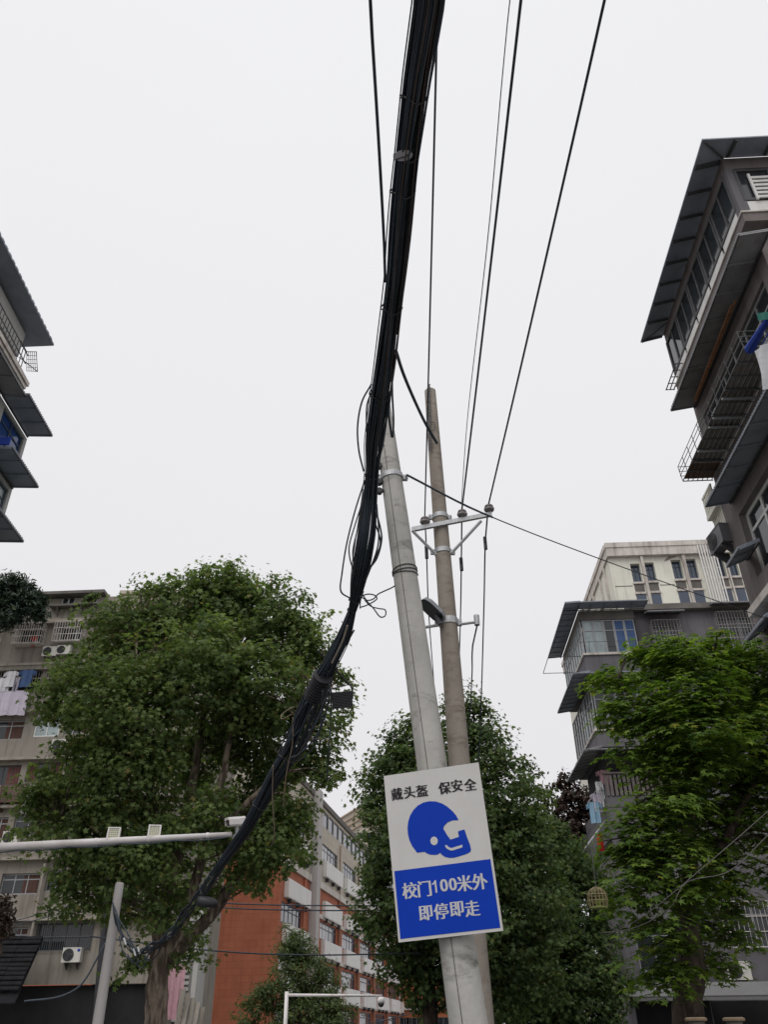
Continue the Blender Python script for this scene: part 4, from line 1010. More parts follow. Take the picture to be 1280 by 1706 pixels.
ln = MB(); q_ = [c0 + ax_ * s + sd * r * .94 for s, r in ((.01, .1), (.08, .125), (L_ * .8, .125), (L_ * .97, .08))] + [c0 + ax_ * s - sd * r * .94 for s, r in ((L_ * .97, .08), (L_ * .8, .125), (.08, .125), (.01, .1))]
ln.poly(q_); LT.part('lens', ln, M['glass'])
hk = MB(); hk.tube([c1 - ax_ * .1, at(734, 1040, y=YB - .16)], .03, 8); LT.part('arm', hk, M['steel_dark'])

# ================================================================== SIGN
ca_, sa_ = math.cos(R(-12.78)), math.sin(R(-12.78))
RS = Matrix.Rotation(R(-12.78), 3, 'Z') @ Matrix.Rotation(R(4.17), 3, 'X') @ Matrix.Rotation(R(-3.84), 3, 'Y')
SG = Thing('road_sign', 'white and blue helmet safety sign strapped to the pale grey pole', 'sign', (0, 0, 0))
SG.o.location = (0.43, 7.10, 2.89); SG.o.rotation_euler = RS.to_euler()
bd = MB(); W2, H2 = .42, .645
bd.box(-W2, W2, 0, .012, -H2, H2)
SG.part('board', bd, mat('sign_white', (.60, .59, .575), .45, .05, 2.5, .03, spec=.3, stain=.12, stain_col=(.4, .37, .33)))
bd = MB()
for x in (-W2, W2 - .012): bd.box(x, x + .012, .0125, .03, -H2, H2)
for z in (-H2, H2 - .012): bd.box(-W2 + .0125, W2 - .0125, .0125, .03, z, z + .012)
SG.part('board_rim', bd, mat('sign_edge', (.48, .46, .44), .5, .1, 3))
blue = mat('sign_blue', (.001, .042, .43), .5, .05, 2, .03, spec=.18); blk = mat('sign_black', (.01, .01, .012), .5, .1, 2); wht = mat('sign_lettering', (.56, .56, .57), .5, .04, 2)
bl = MB().poly([(-.402, -.002, -.622), (.402, -.002, -.622), (.402, -.002, -.124), (-.402, -.002, -.124)]); bp_ = SG.part('blue_panel', bl, blue)
hel = [(0.185, 0.203), (0.17, 0.242), (0.143, 0.281), (0.105, 0.321), (0.065, 0.351), (0.014, 0.375), (-0.04, 0.384), (-0.095, 0.381), (-0.147, 0.362), (-0.189, 0.331), (-0.222, 0.29), (-0.244, 0.242), (-0.255, 0.194), (-0.256, 0.144), (-0.248, 0.094), (-0.23, 0.048), (-0.207, 0.014), (-0.196, -0.006), (-0.129, -0.007), (-0.115, -0.02), (-0.085, -0.034), (-0.043, -0.041), (-0.022, -0.039), (-0.001, -0.03), (0.009, -0.045), (0.033, -0.065), (0.069, -0.077), (0.111, -0.08), (0.154, -0.074), (0.219, -0.063), (0.248, -0.051), (0.256, -0.033), (0.252, 0.006), (0.238, 0.056), (0.224, 0.125), (0.172, 0.118), (0.167, 0.104), (0.171, 0.074), (0.133, 0.067), (0.097, 0.061), (0.073, 0.1), (0.048, 0.154), (0.062, 0.176), (0.092, 0.197), (0.132, 0.207)]
hm = MB().poly([(x, -.002, z) for x, z in hel]); hp = SG.part('helmet_mark', hm, blue)
er = MB().poly([(-.041 + .031 * math.cos(q_ * math.pi / 14), -.0035, .067 + .033 * math.sin(q_ * math.pi / 14)) for q_ in range(28)])
sl2 = [(0.046, 0.024), (0.050, 0.005), (0.062, -0.008), (0.085, -0.022), (0.105, -0.024), (0.187, -0.010), (0.190, 0.010), (0.105, -0.004), (0.088, -0.003), (0.072, 0.008), (0.060, 0.022)]
er.poly([(x, -.0035, z) for x, z in sl2]); SG.part('helmet_cutout', er, mat('sign_white', (.62, .61, .60)), hp)
def glyph(ch, cx, cz, size, m, par, hgt=None, bold=.0045, wide=1.0):
    cu = bpy.data.curves.new('glyph', 'FONT'); cu.body = ch; cu.size = size; cu.resolution_u = 6; cu.offset = .0
    o = bpy.data.objects.new('glyph', cu); COL.objects.link(o)
    me = bpy.data.meshes.new_from_object(o.evaluated_get(bpy.context.evaluated_depsgraph_get()))
    v = np.array([x.co[:] for x in me.vertices]); fs = [tuple(p.vertices) for p in me.polygons]
    bpy.data.objects.remove(o); bpy.data.curves.remove(cu); bpy.data.meshes.remove(me)
    if not len(v): return None
    c = (v.min(0) + v.max(0)) / 2; out = MB()
    for k, dx in enumerate((-bold, 0, bold)):    # heavy uprights, thin crossbars
        b0 = len(out.v)
        out.v += [((x - c[0]) * wide + cx + dx, -.0034 - .0003 * k, y - c[1] + cz) for x, y, _ in v]
        out.f += [tuple(b0 + i for i in f) for f in fs]
    return out
def line_of(txt, pos, size, m, par, name):
    for ch, (x, z) in zip(txt, pos):
        if ch == '1':
            k_ = size * .36; g_ = MB().poly([(x + px_ * k_, -.0036, z + pz_ * k_) for px_, pz_ in ((.02, -1), (.34, -1), (.34, 1), (.08, 1), (-.12, .72), (-.42, .52), (-.42, .26), (-.16, .36), (.02, .5))])
        else: g_ = glyph(ch, x, z, size, m, par)
        if g_: SG.part(name, g_, m, par)
line_of('戴头盔保安全', [(-0.317, 0.48), (-0.206, 0.48), (-0.097, 0.479), (0.102, 0.475), (0.209, 0.48), (0.324, 0.473)], .106, blk, None, 'black_character')
line_of('校门100米外', [(-0.288, -0.282), (-0.165, -0.282), (-0.078, -0.276), (-0.002, -0.275), (0.071, -0.275), (0.165, -0.278), (0.292, -0.279)], .128, wht, bp_, 'white_character')
line_of('即停即走', [(-0.176, -0.459), (-0.049, -0.459), (0.078, -0.456), (0.202, -0.465)], .122, wht, bp_, 'white_character')
bk = MB()
for z in (-.36, .36): bk.box(-.30, .30, .0305, .05, z - .02, z + .02)
SG.parts('bracket', bk, M['galv'])

# ================================================================== CABLE BUNDLE
raw = [(716, -30, 52, 'z', 6.60), (714, 0, 50, 'z', 6.58), (705, 60, 48, 'z', 6.55), (694, 130, 45, 'z', 6.52), (685, 200, 42, 'z', 6.5), (677, 262, 39, 'z', 6.48), (670, 330, 40, 'z', 6.46), (665, 390, 39, 'z', 6.45), (660, 450, 35, 'z', 6.44),
       (654, 500, 34, 'z', 6.43), (648, 550, 35, 'z', 6.42), (642, 600, 36, 'z', 6.42), (634, 655, 35, 'z', 6.43), (628, 700, 33, 'z', 6.44), (623, 735, 30, 'z', 6.45), (620, 785, 23, 'z', 6.46), (616, 835, 26, 'y', 7.0), (611, 885, 33, 'y', 7.15), (603, 935, 33, 'y', 7.35), (598, 962, 28, 'y', 7.5), (591, 1000, 18, 'y', 7.75), (587, 1015, 14, 'y', 7.85),
       (572, 1060, 25, 'y', 8.2), (553, 1100, 25, 'y', 8.5), (532, 1140, 40, 'y', 8.85), (511, 1190, 44, 'y', 9.25), (491, 1240, 38, 'y', 9.6), (460, 1290, 31, 'y', 10.1), (434, 1340, 26, 'y', 10.6), (405, 1390, 22, 'y', 11.1), (369, 1440, 18, 'y', 11.6), (343, 1480, 20, 'y', 12.0), (311, 1520, 17, 'y', 12.4), (290, 1550, 15, 'y', 12.7), (271, 1567, 14, 'y', 12.95), (250, 1579, 13, 'y', 13.15), (232, 1587, 13, 'y', 13.25), (216, 1577, 12, 'y', 13.35), (204, 1560, 11, 'y', 13.4), (193, 1530, 9, 'y', 13.45), (188, 1505, 7, 'y', 13.45)]
ctr, wid = [], []
for px, py, w_, k, v in raw:
    p = at(px, py, **{k: v}); ctr.append(p); wid.append(w_ * depth(p) / FPX / 2)
d0 = ctr[0] - ctr[3]; d0 = d0 / np.linalg.norm(d0)
pre = [ctr[0] + d0 * s + np.array([0, 0, .012 * s * s]) for s in (18, 9, 4, 1.5)]
ctr = pre + ctr; wid = [.12, .11, .10, wid[0]] + wid
ctr = np.array(ctr); wid = np.array(wid)
def resample(P, Wd, n):
    s = np.concatenate([[0], np.cumsum(np.linalg.norm(np.diff(P, axis=0), axis=1))]); t = np.linspace(0, s[-1], n)
    # smooth through a finer Catmull-Rom
    out = np.zeros((n, 3))
    for i, x in enumerate(t):
        k = min(max(np.searchsorted(s, x) - 1, 0), len(P) - 2); u = (x - s[k]) / (s[k + 1] - s[k])
        p0, p1, p2, p3 = P[max(k - 1, 0)], P[k], P[k + 1], P[min(k + 2, len(P) - 1)]
        h = s[k + 1] - s[k]; m1 = (p2 - p0) / (s[k + 1] - s[max(k - 1, 0)]) * h; m2 = (p3 - p1) / (s[min(k + 2, len(P) - 1)] - s[k]) * h
        out[i] = (2 * u**3 - 3 * u**2 + 1) * p1 + (u**3 - 2 * u**2 + u) * m1 + (-2 * u**3 + 3 * u**2) * p2 + (u**3 - u**2) * m2
    return out, np.interp(t, s, Wd), t
NS = 260
CP, CW, CS = resample(ctr, wid, NS)
tang = np.gradient(CP, axis=0); tang /= np.linalg.norm(tang, axis=1)[:, None]
view = CP - EYE; view /= np.linalg.norm(view, axis=1)[:, None]
sideV = np.cross(np.broadcast_to([0, 0, 1.0], tang.shape), tang); sideV /= np.linalg.norm(sideV, axis=1)[:, None]; upV = np.cross(tang, sideV)
CB = Thing('cable_bundle', 'thick bundle of black cables sagging from overhead past the grey pole to the plane tree', 'cable bundle', tuple(CP[120]))
rs = random.Random(3)
cores = [MB() for _ in range(3)]; strays = []; JT = NS - 22
for k in range(70):
    r0 = math.sqrt(rs.random()) * .98; ph = rs.uniform(0, 6.28); f1, f2 = rs.uniform(.1, .45), rs.uniform(.5, 1.6); p1, p2 = rs.uniform(0, 6.28), rs.uniform(0, 6.28)
    rad = rs.choice([.005, .006, .008, .008, .010, .013])
    loose = k >= 44
    if loose: r0 = rs.uniform(.92, 1.22); rad = rs.choice([.005, .006, .008])
    j0 = 0 if k < 44 else rs.randrange(0, 150); j1 = (NS if k % 5 == 0 else JT - rs.randrange(0, 12)) if k < 36 else (rs.randrange(170, NS) if not loose else min(NS, j0 + rs.randrange(40, 130)))
    pts = []
    for i in range(j0, j1):
        a = ph + .55 * math.sin(f1 * CS[i] + p1) + .25 * math.sin(f2 * CS[i] + p2)
        e = math.sin(math.pi * (i - j0) / max(j1 - j0 - 1, 1)) ** .5 if loose else 1
        rr = max(CW[i] - rad, .006) * r0 * ((.75 + .25 * e) if loose else min(1.02, 1 + .12 * math.sin(f2 * CS[i] + p1)))
        sag = .02 * e * (1 + math.sin(f2 * CS[i])) if loose else 0
        pts.append(CP[i] + rr * (math.cos(a) * sideV[i] + .75 * math.sin(a) * upV[i]) - np.array([0, 0, sag]))
    if loose: strays.append((pts, rad))
    else: cores[(0, 0, 1, 0, 2, 0, 1)[k % 7]].tube([p + np.array([0, 0, .03 * math.sin(i * 1.7 + k)]) * (1 if i + j0 > JT else 0) for i, p in enumerate(pts)], rad, 6)
for c_, m_ in zip(cores, (M['black_rubber'], mat('dusty_sheath', (.034, .046, .052), .75, .5, 5), mat('blue_black_sheath', (.018, .026, .055), .5, .4, 5))): CB.part('cable_core', c_, m_, smooth=True)
cols = [M['black_rubber'], mat('faded_sheath', (.055, .055, .062), .7, .4, 6), M['black_rubber'], mat('brown_sheath', (.085, .062, .052), .8, .4, 5)]
for k, (pts, rad) in enumerate(strays): CB.part('stray_strand', MB().tube(pts, rad, 5), cols[k % 4], smooth=True)
for k in range(3):                               # faded strands lying along the underside
    pts = [CP[i] - view[i] * (CW[i] * .8) + sideV[i] * CW[i] * (.1 + .35 * math.sin(.5 * CS[i] + k * 2)) for i in range(0, 150)]
    CB.part('faded_strand', MB().tube(pts, .006, 5), mat('brown_sheath', (.085, .062, .052), .8, .4, 5), smooth=True)
def pix_tube(t, name, pts, rad, m, dY=0.0, y0=None, y1=None, n=40, taper=False):
    P = []
    for i, (px, py) in enumerate(pts):
        y = y0 + (y1 - y0) * i / max(len(pts) - 1, 1); P.append(at(px, py, y=y))
    P, _, _ = resample(np.array(P), np.ones(len(P)), n)
    return t.part(name, MB().tube(list(P), rad, 6), m, smooth=True)
for pts, y0, y1, r in ((((619, 640), (603, 670), (596, 710), (598, 750), (606, 785)), 5.8, 6.8, .009), (((618, 655), (611, 680), (612, 730), (618, 770)), 5.9, 6.7, .008),
                       (((608, 800), (592, 850), (578, 905), (570, 955), (568, 985), (584, 997)), 6.8, 7.7, .009), (((606, 830), (590, 880), (582, 910), (583, 930), (588, 948)), 7, 7.5, .008),
                       (((607, 815), (596, 880), (588, 920), (592, 950)), 7, 7.5, .008), (((626, 850), (634, 880), (636, 900), (628, 930), (614, 950), (607, 968)), 7, 7.5, .010), (((628, 840), (631, 900), (622, 935), (610, 958)), 7, 7.5, .008),
                       (((625, 870), (634, 905), (620, 940), (606, 975)), 7.1, 7.6, .009), (((648, 640), (645, 690), (638, 740), (632, 762)), 5.7, 6.5, .010), (((653, 610), (654, 660), (656, 700), (655, 728)), 5.4, 6.6, .010), (((650, 660), (648, 690), (653, 728)), 6, 6.6, .012),
                       (((637, 0), (628, 0)), 3, 3, .001)):
    if len(pts) > 2: pix_tube(CB, 'loose_cable', pts, r, M['black_rubber'], y0=y0, y1=y1)
pix_tube(CB, 'cut_cable', ((660, 585), (672, 622), (690, 665), (709, 705), (728, 738)), .016, M['black_rubber'], y0=5.2, y1=6.9)
for pts in (((672, 966), (655, 978), (640, 985), (630, 990), (622, 998), (612, 1000), (600, 993)), ((600, 995), (612, 990), (625, 992), (628, 998), (612, 1008), (600, 1012)), ((604, 990), (612, 1002), (622, 1013), (634, 1028), (642, 1026), (642, 1016), (632, 1014), (618, 1010), (608, 1000)), ((606, 985), (601, 1000), (600, 1014))):
    pix_tube(CB, 'tie_wire', pts, .007, M['black_rubber'], y0=7.2 if pts[0][0] == 672 else 7.5, y1=7.6)
for pts in (((262, 1572), (240, 1598), (222, 1604), (212, 1590)), ((250, 1580), (238, 1612), (228, 1606), (236, 1588)), ((232, 1586), (222, 1600), (206, 1588), (198, 1560)), ((226, 1584), (215, 1560), (200, 1535), (190, 1520)), ((270, 1568), (262, 1590), (250, 1600), (238, 1592))):
    pix_tube(CB, 'loose_cable', pts, .009, M['black_rubber'], y0=13.05, y1=13.3)
for px_, py_ in ((206, 1563), (222, 1581), (229, 1578)):
    c = at(px_, py_, y=13.2); CB.part('splice_clip', MB().tube([c, c + np.array([.05, -.02, -.09])], .016, 6), M['galv'])
for pts in (((488, 1195), (487, 1240), (477, 1290), (473, 1330), (472, 1345)), ((455, 1275), (454, 1330), (457, 1390), (452, 1410)), ((486, 1190), (470, 1198), (470, 1190), (484, 1180), (490, 1178))):
    pix_tube(CB, 'dangling_wire', pts, .006, mat('tan_wire', (.20, .15, .11), .8, .3, 5), y0=9.0, y1=9.6)
for pts, r in ((((548, 1150), (532, 1195), (515, 1225), (505, 1250)), .012), (((550, 1140), (545, 1180), (528, 1225), (500, 1255), (486, 1262)), .010), (((552, 1150), (551, 1200), (547, 1260), (545, 1300)), .007), (((538, 1150), (534, 1210), (520, 1248), (498, 1268)), .008), (((520, 1180), (500, 1215), (478, 1240), (470, 1262)), .008), (((510, 1170), (488, 1205), (470, 1240), (462, 1262)), .009), (((545, 1165), (527, 1200), (508, 1240)), .010), (((590, 1050), (560, 1100), (530, 1120)), .012), (((580, 1030), (548, 1085), (528, 1130)), .014)):
    pix_tube(CB, 'loose_cable', pts, r, M['black_rubber'], y0=8.5, y1=9.4)
pix_tube(CB, 'bare_cable', ((579, 1042), (572, 1065), (563, 1085), (553, 1105)), .010, mat('tan_sheath', (.32, .27, .22), .8, .2, 5), y0=7.9, y1=8.3)
def along(px, py):
    best = min(range(NS), key=lambda i: (lambda r: (r[0] - px) ** 2 + (r[1] - py) ** 2)((lambda w: (640 + FPX * w[0] / w[2], 853 - FPX * w[1] / w[2]) if w[2] > .1 else (1e5, 1e5))(CM.T @ (CP[i] - EYE)))); return best
for px, py in ((688, 165), (677, 255), (668, 320), (654, 505), (634, 655), (620, 800), (590, 1005), (586, 1018), (480, 1260), (434, 1340), (360, 1455)):
    i = along(px, py); mb = MB(); n = 20; w_ = CW[i] + .004
    mb.tube([CP[i] + w_ * (math.cos(2 * math.pi * k / n) * sideV[i] + .8 * math.sin(2 * math.pi * k / n) * upV[i]) + tang[i] * .015 * math.sin(k) for k in range(n + 1)], .007, 5)
    CB.part('tie', mb, M['black_plastic'])
i = along(681, 262); mb = MB()                   # pale plastic tag
c = CP[i] - view[i] * (CW[i] + .015) + sideV[i] * .02
o1 = np.cross(view[i], [0, .3, 1]); o1 /= np.linalg.norm(o1); o2 = np.cross(o1, view[i])
mb.prism([c + .062 * math.cos(q_) * o1 * (1 if q_ < 9 else 1) + .034 * math.sin(q_) * o2 for q_ in np.linspace(0, 6.28, 17)[:-1]], view[i] * .003)
CB.part('tag', mb, mat('cloudy_plastic', (.42, .41, .44), .5, .1, 4))
mb = MB(); mb.tube([c + .075 * o1 + .03 * o2, c + .02 * o1 - .006 * o2, c - .06 * o1 - .02 * o2], .004, 5); CB.part('tag_tie', mb, M['black_plastic'])
def splice(px, py, py2, px2, rad, name='splice_box'):
    i, j = along(px, py), along(px2, py2); t = Thing(name, 'black ribbed splice case strapped into the cable bundle beside the square lamp' if rad > .1 else 'small black splice case hanging on the low end of the cable bundle', 'splice case', tuple(CP[i]))
    c = [CP[k] - view[k] * (CW[k] * .6) for k in range(i, j + 1)]
    mb = MB(); m = len(c); mb.tube([c[0]] + c + [c[-1]], [rad * .3] + [rad] * m + [rad * .3], 16); t.part('case', mb, M['black_plastic'])
    for k in range(0, 9):
        q_ = c[int((m - 1) * (k + .5) / 9)]; u = (m - 1) * (k + .5) / 9; a0 = int(u); p = c[a0] + (c[min(a0 + 1, m - 1)] - c[a0]) * (u - a0); d = c[-1] - c[0]; d /= np.linalg.norm(d)
        r_b = MB(); r_b.tube([p - d * .012, p + d * .012], rad * 1.08, 16); t.part('rib', r_b, M['black_plastic'])
splice(540, 1128, 1165, 521, .105)
sc_ = at(346, 1503, y=12.0); ST = Thing('splice_box', 'black dome shaped splice box hanging off the low end of the cable bundle', 'splice case', tuple(sc_))
mb = MB(); mb.tube([sc_ + np.array([x, 0, -.02 * abs(x) - .12 * x]) for x in (-.15, -.145, -.10, 0, .08, .12, .14)], [.02, .055, .07, .07, .06, .035, .015], 14); ST.part('case', mb, M['black_plastic'], smooth=True)
mb = MB(); mb.tube([sc_ + np.array([-.1, 0, .10]), sc_ + np.array([-.14, 0, .22])], .012, 6); ST.part('strap', mb, M['steel_dark'])

# ================================================================== OVERHEAD WIRES
def wire(label, pts, rad, m=None, n=40, group='overhead wires between the poles', name='overhead_wire'):
    P, _, _ = resample(np.array(pts), np.ones(len(pts)), n)
    return solo(name, MB().tube(list(P), rad, 6), m or M['black_rubber'], label, 'wire', group, True)
def run_in(end, px, py, dz, ext=22):
    p = at(px, py, z=end[2] + dz); d = p - end; d /= np.linalg.norm(d)
    mid = (p + end) / 2 - np.array([0, 0, .03])
    return [p + d * ext + np.array([0, 0, .5]), p, mid, end]
I1, I2, I3 = ins
wire('thin black wire dropping from overhead past the top of the brown pole', run_in(I1, 729.5, 0, .15), .010)
wire('black power wire tied to the middle insulator of the steel crossarm', run_in(I2, 868.5, 0, .1), .013)
wire('black power wire tied to the outer insulator at the tip of the crossarm', run_in(I3, 1008, 0, .1), .013)
q_ = at(786, 700, y=8.2)
wire('hair thin wire running just beside the middle power wire', [at(852, -60, z=8.9) + np.array([.1, -12, .6]), at(850, 0, z=8.9), at(815, 380, y=4.9), at(779, 700, y=8.3), at(769, 840, y=10.2)], .005)
j = along(641, 420); e = CP[j]
wire('single black wire joining the cable bundle from the open sky', [at(617, 0, z=6.9) + np.array([-.25, -9, .4]), at(617, 0, z=6.9), at(629, 200, z=6.7), at(640, 400, z=6.55), at(642, 470, z=6.47)], .011)
for (c, mids, lab, r) in ((I1, ((711, 920), (714, 1010), (722, 1120)), 'slack wire going on down the street from the inner insulator', .011), (I2, ((769, 940), (768, 1010)), 'wire going on down the street from the middle insulator', .012), (I3, ((809, 905), (807, 1000), (801, 1200)), 'wire going on down the street from the outer insulator', .013)):
    P = [c]
    for k, (px, py) in enumerate(mids): P.append(at(px, py, y=YB + (1.2, 3.0, 8)[k]))
    P.append(P[-1] + (P[-1] - P[-2]) / np.linalg.norm(P[-1] - P[-2]) * 14 + np.array([0, 0, .8])); wire(lab, P, r)
    d = MB(); p = np.array(P[1]); d.tube([p + np.array([0, 0, -.12]), p + np.array([0, 0, .12])], .03, 8)
    solo('wire_clamp', d, M['black_plastic'], lab.replace('wire going', 'black clamp on the wire going').replace('slack black clamp', 'black clamp'), 'clamp')
q0 = q1 + np.array([0, 0, -.05]); wire('wire running from the small side bracket of the brown pole into the trees', [q0, at(788, 1075, y=11.0), at(787, 1120, y=14), at(782, 1220, y=24), at(778, 1300, y=34)], .012)
e = axA(zA(655, 803)) + np.array([.17, -.05, 0])
wire('guy wire stretched from the clamp on the grey pole to the near right block', [e, at(800, 853, y=8.4), at(1000, 931, y=10.5), at(1285, 1033, y=14.2)], .008, M['steel_dark'])
pz = MB(); P, _, _ = resample(np.array([e, at(800, 853, y=8.4), at(1000, 931, y=10.5), at(1285, 1033, y=14.2)]), np.ones(4), 40); pz.tube(list(P[:8]), .013, 6)
solo('wire_sleeve', pz, M['black_rubber'], 'black sleeve over the start of the guy wire at the grey pole', 'sleeve')
for lab, P in (('sagging dark wire crossing low over the red school', [at(150, 1560, y=24), at(345, 1583, y=24), at(500, 1591, y=24), at(700, 1588, y=24)]),
               ('upper of two close wires crossing the red gable of the school', [at(330, 1500, y=26), at(400, 1506, y=26), at(600, 1509, y=26), at(720, 1506, y=26)]),
               ('lower of two close wires crossing the red gable of the school', [at(330, 1507, y=26), at(400, 1514, y=26), at(600, 1517, y=26), at(720, 1513, y=26)]),
               ('dark cable looping in front of the orange brick house', [at(600, 1708, y=40), at(640, 1700, y=40), at(690, 1686, y=40), at(740, 1660, y=40)])):
    wire(lab, P, .02, group='wires crossing the street')
wire('upper thin wire crossing the lower wall of the beige block', [at(-20, 1545, y=36), at(70, 1522, y=36), at(160, 1495, y=36), at(240, 1470, y=36)], .018, group='wires crossing the street')
wire('lower thin wire crossing the lower wall of the beige block', [at(-20, 1552, y=36), at(70, 1530, y=36), at(160, 1506, y=36), at(240, 1482, y=36)], .018, group='wires crossing the street')
wire('thick black cable slanting down the lower corner of the beige block', [at(176, 1570, y=40), at(165, 1590, y=40), at(135, 1640, y=40), at(100, 1660, y=40), at(40, 1668, y=40)], .04, group='wires crossing the street')
gw = mat('grey_wire', (.12, .11, .108), .7, .2, 5); kn = at(1143, 1470, y=10.5)
wire('straight grey cable tied across in front of the bright green tree', [at(1330, 1302, y=10), at(1280, 1352, y=10.2), kn, at(1075, 1525, y=10.9), at(1010, 1560, y=12)], .0048, gw, group='wires crossing the street')
wire('slack grey cable hanging below the straight one by the bright green tree', [at(1330, 1345, y=10), at(1280, 1392, y=10.2), at(1215, 1452, y=10.4), kn + np.array([0, 0, -.005]), at(1120, 1510, y=10.6), at(1060, 1545, y=11.5), at(1000, 1555, y=12.5)], .0052, gw, group='wires crossing the street')

# ================================================================== MAST ARM WITH FLOODLIGHTS
YM = 13.0
a0, a1 = at(-150, 1420, y=YM), at(386, 1390, y=YM)
MT = Thing('camera_mast', 'white steel mast arm reaching out in front of the plane tree', 'mast', (a0[0], YM, 0))
mb = MB(); mb.tube([a0, a0 + (a1 - a0) * .5, a1], [.070, .056, .036], 16); MT.part('arm', mb, M['white_paint'], smooth=True)
mb = MB(); mb.tube([(a0[0], YM, 0), (a0[0], YM, a0[2] + .4)], [.13, .11], 16); MT.part('post', mb, M['white_paint'], smooth=True)
for px in (160, 345, 248):
    p = a0 + (a1 - a0) * ((at(px, 1400, y=YM)[0] - a0[0]) / (a1[0] - a0[0])); mb = MB(); d = (a1 - a0) / np.linalg.norm(a1 - a0); rr = .070 - .034 * (p[0] - a0[0]) / (a1[0] - a0[0])
    mb.tube([p - d * .02, p + d * .02], rr + .008, 16); MT.part('joint_collar', mb, M['white_paint'])
cbp = [a0 + (a1 - a0) * u + np.array([0, -.03, -.075 + .03 * u - .02 * abs(math.sin(u * 19))]) for u in np.linspace(.2, .99, 60)]
MT.part('arm_cable', MB().tube(cbp, .010, 5), M['black_rubber'], smooth=True)
def flood(px, py, label, y, s=.2, yaw=0.0, tilt=12, group='square floodlights on the mast arm'):
    t = Thing('floodlight', label, 'floodlight', (0, 0, 0), 0, group)
    mb = MB().box(-s / 2, s / 2, .0, .05, -s / 2, s / 2)
    for k in range(7): mb.box(-s / 2 + .01 + k * (s - .02) / 7, -s / 2 + .01 + k * (s - .02) / 7 + .008, .051, .085, -s * .45, s * .45)
    h = t.part('housing', mb, M['white_paint'])
    mb = MB()
    for (x0, x1, z0, z1) in ((-s / 2, s / 2, s / 2 - .018, s / 2), (-s / 2, s / 2, -s / 2, -s / 2 + .018), (-s / 2, -s / 2 + .018, -s / 2 + .019, s / 2 - .019), (s / 2 - .018, s / 2, -s / 2 + .019, s / 2 - .019)): mb.box(x0, x1, -.022, -.002, z0, z1)
    t.part('bezel', mb, M['white_paint'], h)
    mb = MB().poly([(-s / 2 + .016, -.006, -s / 2 + .016), (s / 2 - .016, -.006, -s / 2 + .016), (s / 2 - .016, -.006, s / 2 - .016), (-s / 2 + .016, -.006, s / 2 - .016)])
    gl = t.part('lens', mb, mat('led_panel', (.34, .34, .27), .4, .1, 4))
    mb = MB()
    for i in range(6):
        for j in range(5):
            x, z = -s * .36 + i * s * .144, -s * .32 + j * s * .16; mb.box(x - s * .05, x + s * .05, -.012, -.0065, z - s * .055, z + s * .055)
    t.part('led_grid', mb, mat('led_dot', (.62, .62, .48), .4, .05, 4), gl)
    mb = MB().box(-s * .3, s * .3, .01, .04, -s / 2 - .05, -s / 2 - .005); t.part('bracket', mb, M['galv'])
    t.o.location = at(px, py, y=y); t.o.rotation_euler = (R(-tilt), 0, R(yaw)); return t
flood(189, 1389, 'square floodlight further from the tip of the white mast arm', YM, .19, 8); flood(257, 1385, 'square floodlight nearer the tip of the white mast arm', YM, .19, 10)
# bullet camera at the tip
t = Thing('security_camera', 'white bullet camera with sunshade at the tip of the mast arm', 'camera', (0, 0, 0))
mb = MB().box(-.045, .045, -.02, .24, -.045, .035); bo = t.part('housing', mb, M['white_paint'])
mb = MB().hexa([(-.055, -.06, .036), (.055, -.06, .036), (.055, .25, .045), (-.055, .25, .045), (-.04, -.06, .07), (.04, -.06, .07), (.04, .25, .075), (-.04, .25, .075)])
for s in (-1, 1): mb.box(s * .055 - .004, s * .055 + .004, -.05, .25, -.03, .040)
t.part('sunshade', mb, M['white_paint'])
mb = MB().box(-.038, .038, -.024, -.0205, -.038, .03); t.part('lens', mb, M['black_plastic'], bo)
mb = MB().tube([(0, .12, -.045), (0, .12, -.17)], .03, 10); mb.box(-.05, .05, .06, .18, -.2, -.15); t.part('bracket', mb, M['galv'])
t.o.location = at(383, 1371, y=YM - .1); t.o.rotation_euler = (R(10), 0, R(-48)); t.o.scale = (1.12, 1.0, 1.12)
# dark floodlight seen from behind beside the tree edge
t = Thing('floodlight', 'black square floodlight seen from its ribbed back beside the cable bundle', 'floodlight', (0, 0, 0))
mb = MB().box(-.125, .125, 0, .06, -.10, .10); h = t.part('housing', mb, M['black_plastic'])
for k in range(11): 
    mb = MB().box(-.12, .12, -.03, -.002, -.095 + k * .0185, -.088 + k * .0185); t.part('rib', mb, mat('grey_rib', (.09, .09, .10), .5, .1, 4), h)
mb = MB(); mb.tube([(.135, .03, .0), (.14, .03, .14), (.11, .05, .18)], .012, 6); mb.tube([(-.135, .03, .0), (-.13, .03, .14), (.11, .05, .18)], .008, 6); mb.tube([(.11, .05, .18), (-.10, .0, .42), (-.3, -.15, .62)], .012, 6)
t.part('bracket', mb, M['black_plastic'])
t.o.location = at(571, 1166, y=9.6); t.o.rotation_euler = (R(20), R(-10), R(14))
# short concrete pole at the end of the bundle
pole_thing('short_pole', 'short pale concrete pole where the cable bundle ends, beside the plane tree', (at(168, 1706, y=13.6)[0] - .05, 13.6, 0), at(199, 1473, y=13.6), .092, .064, M['concrete_light'], 'pole', 20)
